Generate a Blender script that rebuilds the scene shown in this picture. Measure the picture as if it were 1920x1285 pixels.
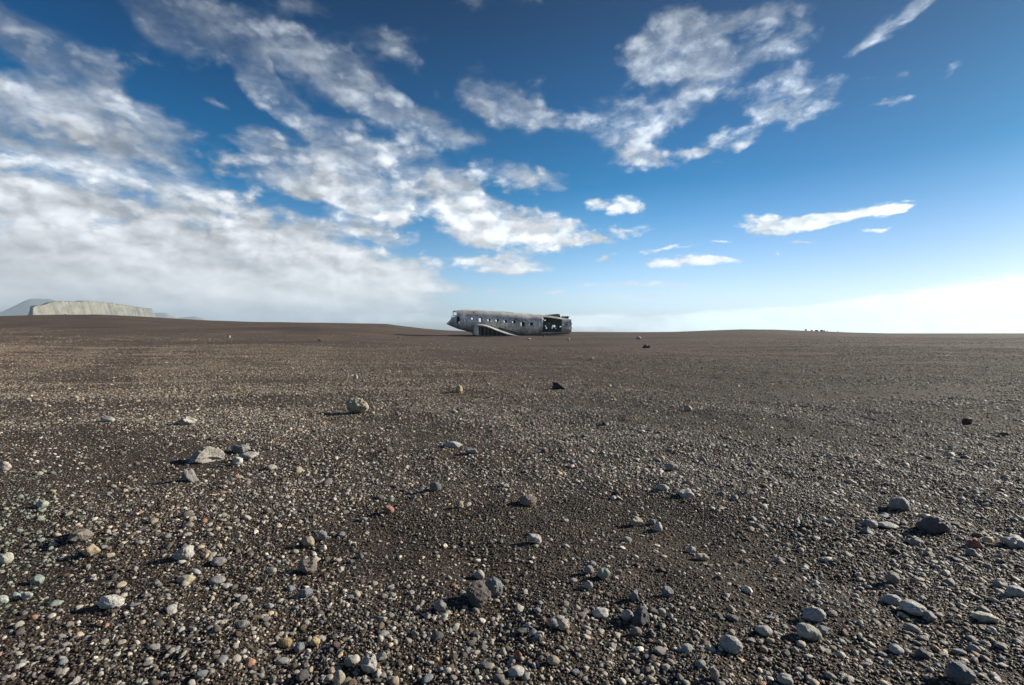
import bpy, bmesh, math, os
import numpy as np
from mathutils import Vector

# ------------------------------------------------------------------ clear
for o in list(bpy.data.objects):
    bpy.data.objects.remove(o, do_unlink=True)
S = bpy.context.scene
COL = S.collection
R = math.radians
rng = np.random.default_rng(7)

# ------------------------------------------------------------------ camera
EYE = 1.0                                   # metres above the gravel
FPX = 960.0                                 # 18 mm on 36 mm, for a 1920 wide photograph
PITCH = R(1.04)
cam = bpy.data.cameras.new('camera')
cam.lens = 18.0
cam.sensor_width = 36.0
cam.clip_start = 0.05
cam.clip_end = 20000
camo = bpy.data.objects.new('camera', cam)
COL.objects.link(camo)
camo.location = (0, 0, EYE)
camo.rotation_euler = (math.pi/2 - PITCH, 0, 0)
S.camera = camo

# ------------------------------------------------------------------ view / render
S.view_settings.view_transform = 'Standard'
S.view_settings.look = 'None'
S.view_settings.exposure = 0.88
S.view_settings.gamma = 1.0
S.render.engine = 'CYCLES'
S.cycles.use_denoising = True
S.cycles.max_bounces = 6
S.cycles.diffuse_bounces = 2
S.cycles.glossy_bounces = 2
S.cycles.volume_bounces = 0
S.cycles.caustics_reflective = False

# ------------------------------------------------------------------ sun
SUN_AZ = R(18)          # from +X towards +Y (right of the picture, a little behind the wreck)
SUN_EL = R(22)
sdir = Vector((math.cos(SUN_EL)*math.cos(SUN_AZ), math.cos(SUN_EL)*math.sin(SUN_AZ), math.sin(SUN_EL)))
sun = bpy.data.lights.new('sun', 'SUN')
sun.energy = 5.0
sun.angle = R(0.5)
sun.color = (1.0, 0.90, 0.75)
suno = bpy.data.objects.new('sun', sun)
COL.objects.link(suno)
suno.rotation_euler = (-sdir).to_track_quat('-Z', 'Y').to_euler()
suno.location = (60, 20, 30)


# ------------------------------------------------------------------ node helper
class NT:
    def __init__(s, tree):
        s.t = tree
    def n(s, kind, ins=None, **props):
        nd = s.t.nodes.new(kind)
        for k, v in props.items():
            setattr(nd, k, v)
        if ins:
            for k, v in ins.items():
                s.put(nd.inputs[k], v)
        return nd
    def put(s, sock, v):
        if isinstance(v, bpy.types.NodeSocket):
            s.t.links.new(v, sock)
        else:
            sock.default_value = v
    def m(s, op, a, b=0.0, c=0.0, clamp=False):
        nd = s.t.nodes.new('ShaderNodeMath')
        nd.operation = op
        nd.use_clamp = clamp
        s.put(nd.inputs[0], a); s.put(nd.inputs[1], b); s.put(nd.inputs[2], c)
        return nd.outputs[0]
    def v(s, op, a, b=(0, 0, 0), scale=None):
        nd = s.t.nodes.new('ShaderNodeVectorMath')
        nd.operation = op
        s.put(nd.inputs[0], a); s.put(nd.inputs[1], b)
        if scale is not None:
            s.put(nd.inputs['Scale'], scale)
        return nd.outputs['Value'] if op in ('LENGTH', 'DOT_PRODUCT', 'DISTANCE') else nd.outputs[0]
    def mix(s, f, a, b, blend='MIX'):
        nd = s.t.nodes.new('ShaderNodeMix')
        nd.data_type = 'RGBA'
        nd.blend_type = blend
        s.put(nd.inputs[0], f); s.put(nd.inputs[6], a); s.put(nd.inputs[7], b)
        return nd.outputs[2]
    def ramp(s, f, stops, interp='LINEAR'):
        nd = s.t.nodes.new('ShaderNodeValToRGB')
        cr = nd.color_ramp
        cr.interpolation = interp
        while len(cr.elements) < len(stops):
            cr.elements.new(0.5)
        for e, (p, c) in zip(cr.elements, stops):
            e.position = p
            e.color = c if len(c) == 4 else (*c, 1)
        s.put(nd.inputs[0], f)
        return nd.outputs[0]
    def rng(s, f, a, b, c=0.0, d=1.0, smooth=True):
        nd = s.t.nodes.new('ShaderNodeMapRange')
        nd.interpolation_type = 'SMOOTHSTEP' if smooth else 'LINEAR'
        s.put(nd.inputs[0], f)
        for i, q in enumerate((a, b, c, d)):
            s.put(nd.inputs[i+1], q)
        return nd.outputs[0]
    def noise(s, vec, scale, detail=4, rough=0.5, dist=0.0, out=0):
        nd = s.n('ShaderNodeTexNoise', {'Vector': vec, 'Scale': scale, 'Detail': detail, 'Roughness': rough, 'Distortion': dist})
        return nd.outputs[out]
    def vor(s, vec, scale, out='Distance', rand=1.0, feature='F1'):
        nd = s.n('ShaderNodeTexVoronoi', feature=feature)
        s.put(nd.inputs['Vector'], vec); nd.inputs['Scale'].default_value = scale
        nd.inputs['Randomness'].default_value = rand
        return nd.outputs[out]


# ------------------------------------------------------------------ sky (Nishita + procedural cloud layers at infinity)
def sky_dir(px, py):
    """Compass direction in which a point of the sky stands: azimuth from +Y, elevation."""
    u = (px-960)/FPX
    w = (642.5-py)/FPX
    y = math.cos(PITCH) + w*math.sin(PITCH)
    z = -math.sin(PITCH) + w*math.cos(PITCH)
    return np.array([math.atan2(u, y), math.atan2(z, math.hypot(u, y))])

CLOUDS = [  # centre x, y, half length, half width, tilt (deg, + falls to the right), density
    (120, 490, 470, 105, 6, 1.15), (120, 375, 400, 80, 12, 1.1), (330, 555, 480, 75, 3, 1.0), (600, 570, 280, 42, 2, .75),
    (110, 235, 280, 72, 18, 1.0), (-10, 190, 130, 50, 15, .8), (290, 250, 130, 45, 22, .75), (430, 385, 130, 45, 18, .8),
    (545, 450, 140, 50, 20, .95), (690, 435, 120, 45, 18, .85), (620, 510, 220, 42, 6, .9), (740, 520, 130, 25, 4, .5),
    (100, 60, 170, 40, 24, .85), (20, 60, 120, 40, 28, .6), (60, 110, 120, 30, 26, .45), (300, 60, 130, 50, 30, .45), (440, 60, 90, 40, 30, .4), (180, 130, 110, 30, 22, .6), (150, 165, 90, 45, 20, .7), (600, 320, 170, 40, 10, .5), (720, 340, 150, 40, 12, .5), (560, 170, 150, 60, 35, .4), (650, 90, 150, 60, 30, .35), (1400, 150, 160, 90, -10, .2), (1250, 180, 140, 90, 0, .15), (430, 120, 90, 60, 40, .2),
    (370, 25, 130, 48, 25, .72), (335, 60, 70, 30, 30, .45), (495, 160, 95, 30, 50, .72), (470, 100, 60, 18, 45, .5),
    (610, 120, 170, 42, 32, .85), (725, 200, 95, 34, 22, .85), (520, 50, 80, 22, 24, .5), (750, 75, 60, 34, 30, .62), (550, 5, 90, 22, 5, .5),
    (480, 255, 70, 32, 18, .95), (625, 265, 70, 45, 12, .95), (560, 200, 60, 30, 40, .6), (395, 188, 42, 11, 28, .6), (790, 240, 110, 40, 18, .6),
    (885, 5, 50, 28, 20, .55), (970, 5, 50, 14, 0, .4), (895, 160, 75, 42, 12, .95), (985, 228, 75, 34, 12, .85), (950, 195, 90, 40, 15, .7),
    (1020, 150, 35, 22, -40, .45), (830, 320, 140, 40, 10, .75), (735, 285, 90, 32, 14, .65), (900, 265, 80, 22, 4, .45), (1005, 340, 75, 28, 0, .8), (560, 330, 120, 40, 6, .75), (660, 350, 110, 40, 12, .75), (700, 380, 90, 30, 14, .7),
    (880, 388, 62, 36, 12, 1.05), (965, 425, 140, 45, 12, 1.15), (1075, 440, 75, 22, 6, 1.05), (890, 440, 70, 26, 0, .7), (955, 502, 90, 17, 2, .85), (900, 485, 120, 12, -4, .5),
    (1150, 220, 78, 50, 5, .98), (1165, 285, 75, 28, 5, .8), (1070, 240, 50, 22, 0, .6), (1230, 290, 60, 22, 15, .6),
    (1255, 75, 95, 60, -10, 0.71), (1330, 100, 80, 58, 10, 0.67), (1305, 185, 85, 34, -22, 0.80), (1240, 225, 65, 30, -30, 0.61), (1200, 110, 55, 40, -30, .55),
    (1330, 25, 100, 30, -10, .6), (1440, 12, 90, 26, -15, .6), (1460, 75, 60, 40, -25, .6), (1475, 150, 60, 30, -20, .65), (1440, 205, 85, 45, 10, 0.61), (1422, 205, 36, 20, -15, .6), (1500, 185, 80, 40, 10, .55),
    (1355, 262, 62, 15, -28, .98), (1300, 288, 40, 12, 5, .7), (1540, 170, 60, 20, -10, .4),
    (1650, 55, 90, 20, -32, .92), (1720, 10, 60, 16, -30, .75), (1600, 100, 40, 12, -35, .5), (1660, 183, 50, 10, -10, .5), (1640, 152, 50, 8, -10, .42), (1790, 130, 28, 8, -35, .36),
    (1430, 430, 60, 17, -3, 1.05), (1500, 418, 90, 15, -5, 1.0), (1580, 408, 85, 15, -10, 1.05), (1650, 386, 45, 15, -4, 1.0), (1420, 408, 50, 8, -4, .6), (1700, 370, 20, 4, 0, .5),
    (1150, 388, 50, 24, 5, .88), (1188, 430, 46, 18, -5, .8), (1135, 481, 26, 8, -8, .7), (1110, 380, 25, 15, 10, .5),
    (1262, 462, 52, 5, -5, .75), (1205, 470, 20, 4, 0, .55), (1275, 490, 76, 13, 2, .95), (1340, 492, 40, 7, 0, .6), (1515, 453, 36, 5, -5, .7), (1635, 436, 30, 4, -3, .65), (1665, 432, 18, 4, -3, .5), (1450, 482, 9, 5, 0, .5), (1345, 452, 24, 4, 0, .45),
    (1940, 582, 580, 60, -5, 3.2), (1600, 596, 420, 30, -3, 1.6), (1260, 604, 330, 20, -1, 1.0), (1200, 535, 200, 8, 1, .42), (1180, 555, 220, 8, 0, .4), (960, 545, 180, 10, 0, .3), (980, 600, 260, 12, 0, .5),
]
W = bpy.data.worlds.new("World")
S.world = W
W.use_nodes = True
wt = NT(W.node_tree)
bg = W.node_tree.nodes['Background']
sky = wt.n('ShaderNodeTexSky', sky_type='NISHITA', sun_disc=False, sun_elevation=SUN_EL, sun_rotation=math.pi/2 - SUN_AZ)
tc = wt.n('ShaderNodeTexCoord')
D = wt.v('NORMALIZE', tc.outputs['Generated'])
sep = wt.n('ShaderNodeSeparateXYZ', {0: D})
dx, dy, dz = sep.outputs
elev = wt.m('ARCSINE', dz)
azim = wt.m('ARCTAN2', dx, dy)
# clear sky: the blue deepens with height
grade = wt.ramp(wt.m('DIVIDE', elev, R(60)), [
    (0.0, (.70, .74, 1.1)), (3.9/60, (.60, .71, .98)), (7.8/60, (.36, .54, .75)), (12/60, (.14, .39, .60)), (15.7/60, (.012, .27, .47)),
    (24/60, (.000, .16, .32)), (32/60, (.000, .085, .19)), (45/60, (.004, .09, .22))])
clear = wt.mix(1.0, wt.v('SCALE', sky.outputs[0], scale=0.2), grade, 'MULTIPLY')
clear = wt.mix(wt.rng(azim, .0, .8), clear, wt.v('MULTIPLY', clear, (.9, .90, 1.10)))
clear = wt.v('SCALE', clear, scale=wt.rng(azim, .1, .85, 1.12, wt.rng(elev, R(2), R(14), .56, .60)))
# cloud layer coordinates: a flat layer overhead seen in perspective
inv = wt.m('DIVIDE', 1.0, wt.m('ADD', wt.m('MAXIMUM', dz, 0.0), 0.13))
P = wt.n('ShaderNodeCombineXYZ', {0: wt.m('MULTIPLY', dx, inv), 1: wt.m('MULTIPLY', dy, inv)}).outputs[0]
Ps = wt.v('MULTIPLY', P, (1.0, 0.72, 1.0))
w1 = wt.noise(Ps, 2.6, 4, .55, out=1)
w2 = wt.noise(D, 26, 3, .55, out=1)
q = wt.n('ShaderNodeCombineXYZ', {0: azim, 1: elev}).outputs[0]
calm = wt.rng(elev, R(1), R(14), .15, 1.0)
q = wt.v('ADD', q, wt.v('MULTIPLY', wt.v('SUBTRACT', w1, (.5, .5, .5)), wt.n('ShaderNodeCombineXYZ', {0: wt.m('MULTIPLY', calm, .12), 1: wt.m('MULTIPLY', calm, .06)}).outputs[0]))
q = wt.v('ADD', q, wt.v('MULTIPLY', wt.v('SUBTRACT', w2, (.5, .5, .5)), wt.n('ShaderNodeCombineXYZ', {0: wt.m('MULTIPLY', calm, .03), 1: wt.m('MULTIPLY', calm, .02)}).outputs[0]))
cov = 0.0
GROW = 1.36
def sky_blob(cx, cy, a, b, tilt):
    """A soft elliptical patch of sky about one compass direction: 1 at its middle, 0 outside."""
    c0 = sky_dir(cx, cy)
    t = R(tilt)
    e = 4.0
    Jx = (sky_dir(cx+e, cy)-sky_dir(cx-e, cy))/(2*e)
    Jy = (sky_dir(cx, cy+e)-sky_dir(cx, cy-e))/(2*e)
    A = np.column_stack([Jx, Jy]) @ np.array([[math.cos(t), -math.sin(t)], [math.sin(t), math.cos(t)]]) @ np.diag([a*GROW, b*GROW])
    U, sv, _ = np.linalg.svd(A)
    mp = wt.n('ShaderNodeMapping', vector_type='TEXTURE')
    wt.put(mp.inputs['Vector'], q)
    mp.inputs['Location'].default_value = (c0[0], c0[1], 0)
    mp.inputs['Rotation'].default_value = (0, 0, math.atan2(U[1, 0], U[0, 0]))
    mp.inputs['Scale'].default_value = (sv[0], sv[1], 1)
    g = wt.n('ShaderNodeTexGradient', gradient_type='SPHERICAL')
    wt.put(g.inputs[0], mp.outputs[0])
    return g.outputs['Fac']
for cx, cy, a, b, tilt, wgt in CLOUDS:
    cov = wt.m('MULTIPLY_ADD', sky_blob(cx, cy, a, b, tilt), wgt*(1.42 if wgt < .8 else 1.15), cov)
# thick parts of the left bank: grey undersides and sunlit crests
crest = 1.0
for cx, cy, a, b, tilt, wgt in [(190, 262, 300, 38, 10, -.30), (90, 395, 230, 42, 6, -.13), (100, 550, 260, 60, 4, -.06), (330, 470, 200, 30, 12, -.10), (60, 200, 140, 26, 30, .25),
                                (130, 296, 150, 24, 8, .42), (280, 330, 160, 24, 18, .22), (380, 355, 110, 22, 20, .22), (430, 425, 60, 20, 20, .3), (500, 460, 70, 20, 12, .3), (220, 440, 220, 24, 14, .16),
                                (470, 555, 140, 14, 4, .16), (960, 415, 150, 40, 10, .22), (1180, 210, 80, 50, 0, .25), (1300, 190, 70, 30, -20, .25), (1260, 90, 70, 40, 0, .12)]:
    crest = wt.m('MULTIPLY_ADD', sky_blob(cx, cy, a, b, tilt), wgt, crest)
# the rest of the sky, behind and above the viewpoint, is half covered
behind = wt.m('MULTIPLY', wt.rng(dy, 0.35, -0.15), 0.55)
cov = wt.m('MINIMUM', wt.m('ADD', cov, behind), 1.05)
f1 = wt.noise(Ps, 3.0, 10, .62, .35)
f2 = wt.noise(wt.v('MULTIPLY', D, (1, 1, 2.0)), 11, 9, .60, .35)
f3 = wt.noise(wt.v('MULTIPLY', D, (1, 1, 1.6)), 34, 6, .62, .2)
def puffs(vec):
    nd = wt.n('ShaderNodeTexVoronoi', feature='F1')
    wt.put(nd.inputs['Vector'], vec)
    nd.inputs['Scale'].default_value = 15
    nd.inputs['Detail'].default_value = 2.5
    nd.inputs['Roughness'].default_value = .55
    return nd.outputs['Distance']
Dw = wt.v('ADD', wt.v('MULTIPLY', D, (1, 1, 1.7)), wt.v('SCALE', wt.v('SUBTRACT', w2, (.5, .5, .5)), scale=.035))
pu = puffs(Dw)
pus = puffs(wt.v('ADD', Dw, (.010, .003, .020)))
fb = wt.m('ADD', wt.m('MULTIPLY', wt.rng(f1, .28, .72, -.5, .5, False), .70), wt.m('MULTIPLY', wt.rng(f2, .28, .72, -.5, .5, False), .55))
fb = wt.m('ADD', fb, wt.m('MULTIPLY', wt.rng(pu, .25, .95, .5, -.5, False), .60))
f4 = wt.noise(wt.v('MULTIPLY', Ps, (1, .8, 1)), 11, 8, .68, .5)
fb = wt.m('ADD', fb, wt.m('MULTIPLY', wt.m('SUBTRACT', f3, .5), wt.rng(azim, -.2, .3, .4, .75)))
fb = wt.m('ADD', fb, wt.m('MULTIPLY', wt.m('SUBTRACT', f4, .5), wt.rng(azim, -.2, .3, .15, 1.25)))
fb = wt.m('MULTIPLY', fb, wt.rng(elev, R(2), R(11), .38, 1.0))
den = wt.m('ADD', wt.m('MULTIPLY', wt.m('MINIMUM', cov, wt.rng(elev, R(8), R(20), .95, .86)), 1.38), wt.m('MULTIPLY', fb, wt.rng(cov, 0.0, .25, .25, 1.25)))
alpha = wt.rng(den, .08, wt.rng(elev, R(9), R(26), 1.0, 1.85))
# cloud brightness: low sunlit banks are white, the nearer sheets overhead are seen from their grey side
lum = wt.ramp(wt.m('DIVIDE', elev, R(40)), [(0, (.66,)*3), (4/40, (.67,)*3), (10/40, (.67,)*3), (16/40, (.60,)*3), (24/40, (.44,)*3), (32/40, (.33,)*3), (1, (.30,)*3)])
sunside = wt.m('MULTIPLY', wt.rng(azim, -.75, .85, 1.08, 1.62), wt.rng(elev, R(1), R(9), 1.06, 1.0))
mott = wt.m('ADD', wt.m('MULTIPLY', wt.rng(wt.noise(wt.v('MULTIPLY', D, (1, 1, 2.4)), 5.5, 5, .55, .3), .3, .7), wt.rng(elev, R(4), R(14), .22, .42)), wt.rng(elev, R(4), R(14), .88, .78))
# billows: lighter on the side turned up and towards the sun
bill = 1.0
bill = wt.m('ADD', bill, wt.m('MULTIPLY', wt.m('SUBTRACT', pus, pu), wt.rng(elev, R(3), R(12), .15, .7)))
bill = wt.m('MAXIMUM', bill, .72)
L = wt.m('MULTIPLY', wt.m('MULTIPLY', wt.m('MULTIPLY', lum, sunside), mott), bill)
L = wt.m('MULTIPLY', L, crest)
L = wt.m('MULTIPLY', L, wt.rng(den, .2, 1.3, .80, 1.06))
tintc = wt.mix(wt.rng(elev, R(8), R(28)), (.975, 1.0, 1.035, 1), (.90, 1.0, 1.13, 1))
cloudc = wt.mix(1.0, wt.n('ShaderNodeCombineColor', {0: L, 1: L, 2: L}).outputs[0], tintc, 'MULTIPLY')
wt.put(bg.inputs[0], wt.mix(wt.m('MULTIPLY', alpha, wt.rng(elev, R(12), R(32), .97, .88)), clear, cloudc))
bg.inputs[1].default_value = 0.55
# (the Sky Texture itself enters at 0.2 x the grade above, i.e. about 0.05 to 0.15)
W.cycles.sampling_method = 'NONE'

SKY_ONLY = False
HAZE = 2.2e-4


# ------------------------------------------------------------------ object helpers
def link(name, mesh, mat=None, parent=None):
    o = bpy.data.objects.new(name, mesh)
    COL.objects.link(o)
    if mat:
        mesh.materials.append(mat)
    if parent:
        o.parent = parent
    return o

def np_mesh(name, V, F, smooth=True, loops=None):
    """Mesh from numpy: V (n,3), F (m,k) all faces with k corners."""
    me = bpy.data.meshes.new(name)
    V = np.asarray(V, np.float32); F = np.asarray(F, np.int32)
    me.vertices.add(len(V)); me.vertices.foreach_set('co', V.ravel())
    k = F.shape[1]
    me.loops.add(F.size); me.loops.foreach_set('vertex_index', F.ravel())
    me.polygons.add(len(F))
    me.polygons.foreach_set('loop_start', np.arange(0, F.size, k, dtype=np.int32))
    if smooth:
        me.polygons.foreach_set('use_smooth', np.ones(len(F), bool))
    me.update(calc_edges=True)
    me.validate()
    return me

def tag(o, label=None, cat=None, group=None, kind=None):
    if label: o['label'] = label
    if cat: o['category'] = cat
    if group: o['group'] = group
    if kind: o['kind'] = kind
    return o

def mat(name):
    m = bpy.data.materials.new(name)
    m.use_nodes = True
    t = NT(m.node_tree)
    return m, t, m.node_tree.nodes['Principled BSDF']


# ------------------------------------------------------------------ terrain
SK_X = [0, 60, 110, 180, 240, 290, 400, 500, 600, 690, 725, 760, 800, 845, 885, 960, 1075, 1180, 1260, 1320, 1390, 1450, 1520, 1600, 1700, 1800, 1920]
SK_Y = [594.5, 593, 592.2, 592, 594, 597, 603, 605.3, 606.5, 607.3, 608.3, 612.5, 617, 620, 622, 622.5, 622.5, 623, 622.6, 620.6, 618, 618.4, 621, 624, 626, 625.6, 625.6]
def smooth(a, b, x):
    t = np.clip((x-a)/(b-a), 0, 1)
    return t*t*(3-2*t)

def waves(seed, wl, n=10):
    g = np.random.default_rng(seed)
    ang = g.uniform(0, 2*np.pi, n); k = 2*np.pi/(wl*g.uniform(.7, 1.6, n)); ph = g.uniform(0, 2*np.pi, n)
    def f(x, y):
        s = 0
        for i in range(n):
            s = s + np.sin(k[i]*(np.cos(ang[i])*x+np.sin(ang[i])*y)+ph[i])
        return s/math.sqrt(n/2)
    return f
w_a, w_b, w_c, w_d = waves(1, .38), waves(2, 1.3), waves(3, 9), waves(4, 30)

CREST = 115.0
_kd = np.array([0, 3, 6, 10, 16, 24, 34, 44, 50, 54, 58, 62, 67, 75, 4000.])
_kz = np.array([0, .01, .05, .12, .22, .31, .37, .41, .44, .51, .66, .80, .85, .85, .85])
BASE_D = np.linspace(0, 100, 2001)
BASE_Z = np.convolve(np.pad(np.interp(BASE_D, _kd, _kz), 60, 'edge'), np.ones(121)/121, 'valid')
def ground(x, y):
    x = np.asarray(x, float); y = np.asarray(y, float)
    r = np.hypot(x, y)
    phi = np.clip(np.arctan2(x, y), -R(46), R(46))
    px = 960+FPX*np.tan(phi)
    d = r*np.cos(phi)
    base = np.interp(d, BASE_D, BASE_Z)
    crest = 1+(625-np.interp(px, SK_X, SK_Y))*CREST/FPX
    s0 = np.interp(px, [600, 860, 1080, 1300], [25, 64, 64, 35])
    hill = (crest-.85)*smooth(s0, CREST, d)*(1-smooth(130, 700, d))
    fade = 1/(1+(d/60)**2)
    near = .006*w_a(x, y)*np.exp(-r/14) + .010*w_b(x, y)*np.exp(-r/40)
    mid = .045*w_c(x, y)*smooth(6, 25, d)*fade + .10*w_d(x, y)*smooth(20, 70, d)*fade*np.where(d < 95, 1, np.clip(1-(d-95)/20, 0, 1))*.6
    return base+hill+near+mid

def ray(px, py):
    u = (px-960)/FPX
    w = (642.5-py)/FPX
    return np.array([u, math.cos(PITCH)+w*math.sin(PITCH), -math.sin(PITCH)+w*math.cos(PITCH)])

def at(px, py, maxd=110):
    """The point of the ground that stands under a picture point."""
    v = ray(px, py)
    t = np.geomspace(.8, maxd, 4000)
    gap = EYE+v[2]*t-ground(v[0]*t, v[1]*t)
    i = np.argmax(gap < 0) if (gap < 0).any() else len(t)-1
    t = t[i]
    return np.array([v[0]*t, v[1]*t, float(ground(v[0]*t, v[1]*t))]), t

def px_of(x, y):
    return 960+FPX*x/np.maximum(y, .1)

# how thickly pebbles lie: a smooth brown sand flat round the wreck and to its left, stony ground nearer and to the right
def stoniness(x, y):
    px = px_of(x, y)
    lim = np.interp(px, [0, 500, 900, 1200, 1330, 1500, 1920], [60, 30, 17, 22, 40, 80, 100])
    lim = lim*(1+.18*w_c(x*.7, y*.35))
    s = 1-.9*smooth(lim*.5, lim*1.3, y)
    patch = np.clip(.76+.38*w_b(x*.55+3, y*.55)+.22*w_c(x, y), .2, 1.4)
    return s*patch

# ground sheet: fine rings near the viewpoint, coarse ones towards the horizon
radii = np.concatenate([[.12, .3, .5], np.geomspace(.7, 3400, 520)])
ang = np.concatenate([np.linspace(-R(60), R(60), 520, endpoint=False), np.linspace(R(60), R(300), 150, endpoint=False)])
NA = len(ang)
rr, aa = np.meshgrid(radii, ang, indexing='ij')
gx, gy = rr*np.sin(aa), rr*np.cos(aa)
gz = ground(gx, gy)
V = np.column_stack([gx.ravel(), gy.ravel(), gz.ravel()])
ii, jj = np.meshgrid(np.arange(len(radii)-1), np.arange(NA), indexing='ij')
j2 = (jj+1) % NA
F = np.column_stack([(ii*NA+jj).ravel(), (ii*NA+j2).ravel(), ((ii+1)*NA+j2).ravel(), ((ii+1)*NA+jj).ravel()])[:, ::-1]
me = np_mesh('ground', V, F)

gm, t, bs = mat('volcanic_gravel')
geo = t.n('ShaderNodeNewGeometry')
pos = geo.outputs['Position']
flat = t.v('MULTIPLY', pos, (1, 1, 0))
vs = t.n('ShaderNodeSeparateXYZ', {0: pos})
dist = t.v('LENGTH', flat)
farf = t.rng(dist, 6, 22)
n_big = t.noise(flat, .16, 5, .6)
n_mid = t.noise(flat, 1.7, 6, .65)
streak = t.noise(t.v('MULTIPLY', flat, (.03, .35, 0)), 1.0, 6, .62, .6)
cell = t.vor(flat, 170, 'Color')
cellv = t.n('ShaderNodeSeparateColor', {0: cell}).outputs[0]
grain = t.ramp(cellv, [(0, (.015, .010, .007)), (.55, (.036, .026, .019)), (.85, (.085, .066, .051)), (.97, (.2, .185, .165)), (1, (.3, .28, .24))])
farcol = t.mix(streak, (.052, .034, .025, 1), (.095, .066, .049, 1))
speck = t.vor(flat, 26, 'Color')
spv = t.n('ShaderNodeSeparateColor', {0: speck}).outputs[0]
farcol = t.mix(t.m('MULTIPLY', t.m('GREATER_THAN', spv, .93), .5), farcol, (.24, .225, .205, 1))
warm = t.rng(n_big, .42, .68)
farcol = t.mix(t.m('MULTIPLY', warm, .55), farcol, (.13, .091, .058, 1))
damp = t.noise(t.v('MULTIPLY', flat, (.05, .16, 0)), 1.0, 6, .65, .8)
farcol = t.mix(t.rng(damp, .48, .64, 0, .62), farcol, (.032, .023, .017, 1))
col = t.mix(farf, t.mix(t.rng(n_mid, .35, .7, 0, .6), grain, (.028, .020, .014, 1)), farcol)
t.put(bs.inputs['Base Color'], col)
t.put(bs.inputs['Roughness'], .9)
bs.inputs['Specular IOR Level'].default_value = .25
h1 = t.vor(flat, 170)
h2 = t.vor(flat, 60)
hh = t.m('ADD', t.m('MULTIPLY', h1, -.003), t.m('MULTIPLY', h2, -.006))
h3 = t.noise(flat, 6, 6, .7)
hh = t.m('ADD', hh, t.m('MULTIPLY', h3, t.rng(dist, 3, 30, .006, .06)))
bp = t.n('ShaderNodeBump', {'Height': hh, 'Strength': .9, 'Distance': 1.0})
t.put(bs.inputs['Normal'], bp.outputs[0])
tag(link('ground', me, gm), 'dark brown volcanic gravel plain running to the horizon', 'ground', kind='structure')

# ------------------------------------------------------------------ stone material and shapes
sm, t, bs = mat('stone')
att = t.n('ShaderNodeAttribute', attribute_type='INSTANCER', attribute_name='tint')
tcn = t.n('ShaderNodeTexCoord')
oi = t.n('ShaderNodeObjectInfo')
oc = t.v('ADD', tcn.outputs['Object'], t.v('SCALE', (13.1, 7.7, 3.3), scale=t.m('MULTIPLY', oi.outputs['Random'], 9)))
m1 = t.noise(oc, 1.6, 6, .62)
m2 = t.noise(oc, 7, 5, .7)
m3 = t.noise(oc, 26, 3, .6)
k = t.m('ADD', t.m('MULTIPLY', t.rng(m1, .3, .7), .5), .72)
k = t.m('MULTIPLY', k, t.m('ADD', t.m('MULTIPLY', t.rng(m2, .3, .7), .45), .78))
k = t.m('MULTIPLY', k, t.m('ADD', t.m('MULTIPLY', t.rng(m3, .35, .65), .25), .88))
colr = t.mix(1.0, att.outputs['Color'], t.n('ShaderNodeCombineColor', {0: k, 1: k, 2: k}).outputs[0], 'MULTIPLY')
t.put(bs.inputs['Base Color'], colr)
t.put(bs.inputs['Roughness'], t.rng(m2, .3, .7, .44, .70))
bs.inputs['Specular IOR Level'].default_value = .38
bp = t.n('ShaderNodeBump', {'Height': t.m('ADD', m2, t.m('MULTIPLY', m3, .5)), 'Strength': .45, 'Distance': .12})
t.put(bs.inputs['Normal'], bp.outputs[0])

pm, t, bs = mat('pitted_stone')
att = t.n('ShaderNodeAttribute', attribute_type='INSTANCER', attribute_name='tint')
tcn = t.n('ShaderNodeTexCoord')
oc = tcn.outputs['Object']
pv = t.vor(t.v('ADD', oc, t.v('SCALE', t.noise(oc, 5, 3, .6, out=1), scale=.15)), 6.5)
pits = t.rng(pv, .12, .38)
pv2 = t.rng(t.vor(oc, 15), .1, .4)
m2 = t.noise(oc, 4, 6, .7)
k = t.m('MULTIPLY', t.m('MULTIPLY', t.m('ADD', t.m('MULTIPLY', pits, .65), .6), t.m('ADD', t.m('MULTIPLY', pv2, .5), .65)), t.m('ADD', t.m('MULTIPLY', m2, 1.0), .5))
t.put(bs.inputs['Base Color'], t.mix(1.0, att.outputs['Color'], t.n('ShaderNodeCombineColor', {0: k, 1: k, 2: k}).outputs[0], 'MULTIPLY'))
bs.inputs['Roughness'].default_value = .9
bs.inputs['Specular IOR Level'].default_value = .2
bp = t.n('ShaderNodeBump', {'Height': t.m('ADD', t.m('ADD', pits, t.m('MULTIPLY', pv2, .5)), m2), 'Strength': .8, 'Distance': .12})
t.put(bs.inputs['Normal'], bp.outputs[0])

def ico(sub):
    bm = bmesh.new()
    bmesh.ops.create_icosphere(bm, subdivisions=sub, radius=1)
    V = np.array([v.co[:] for v in bm.verts]); F = np.array([[v.index for v in f.verts] for f in bm.faces])
    bm.free()
    return V, F

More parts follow.
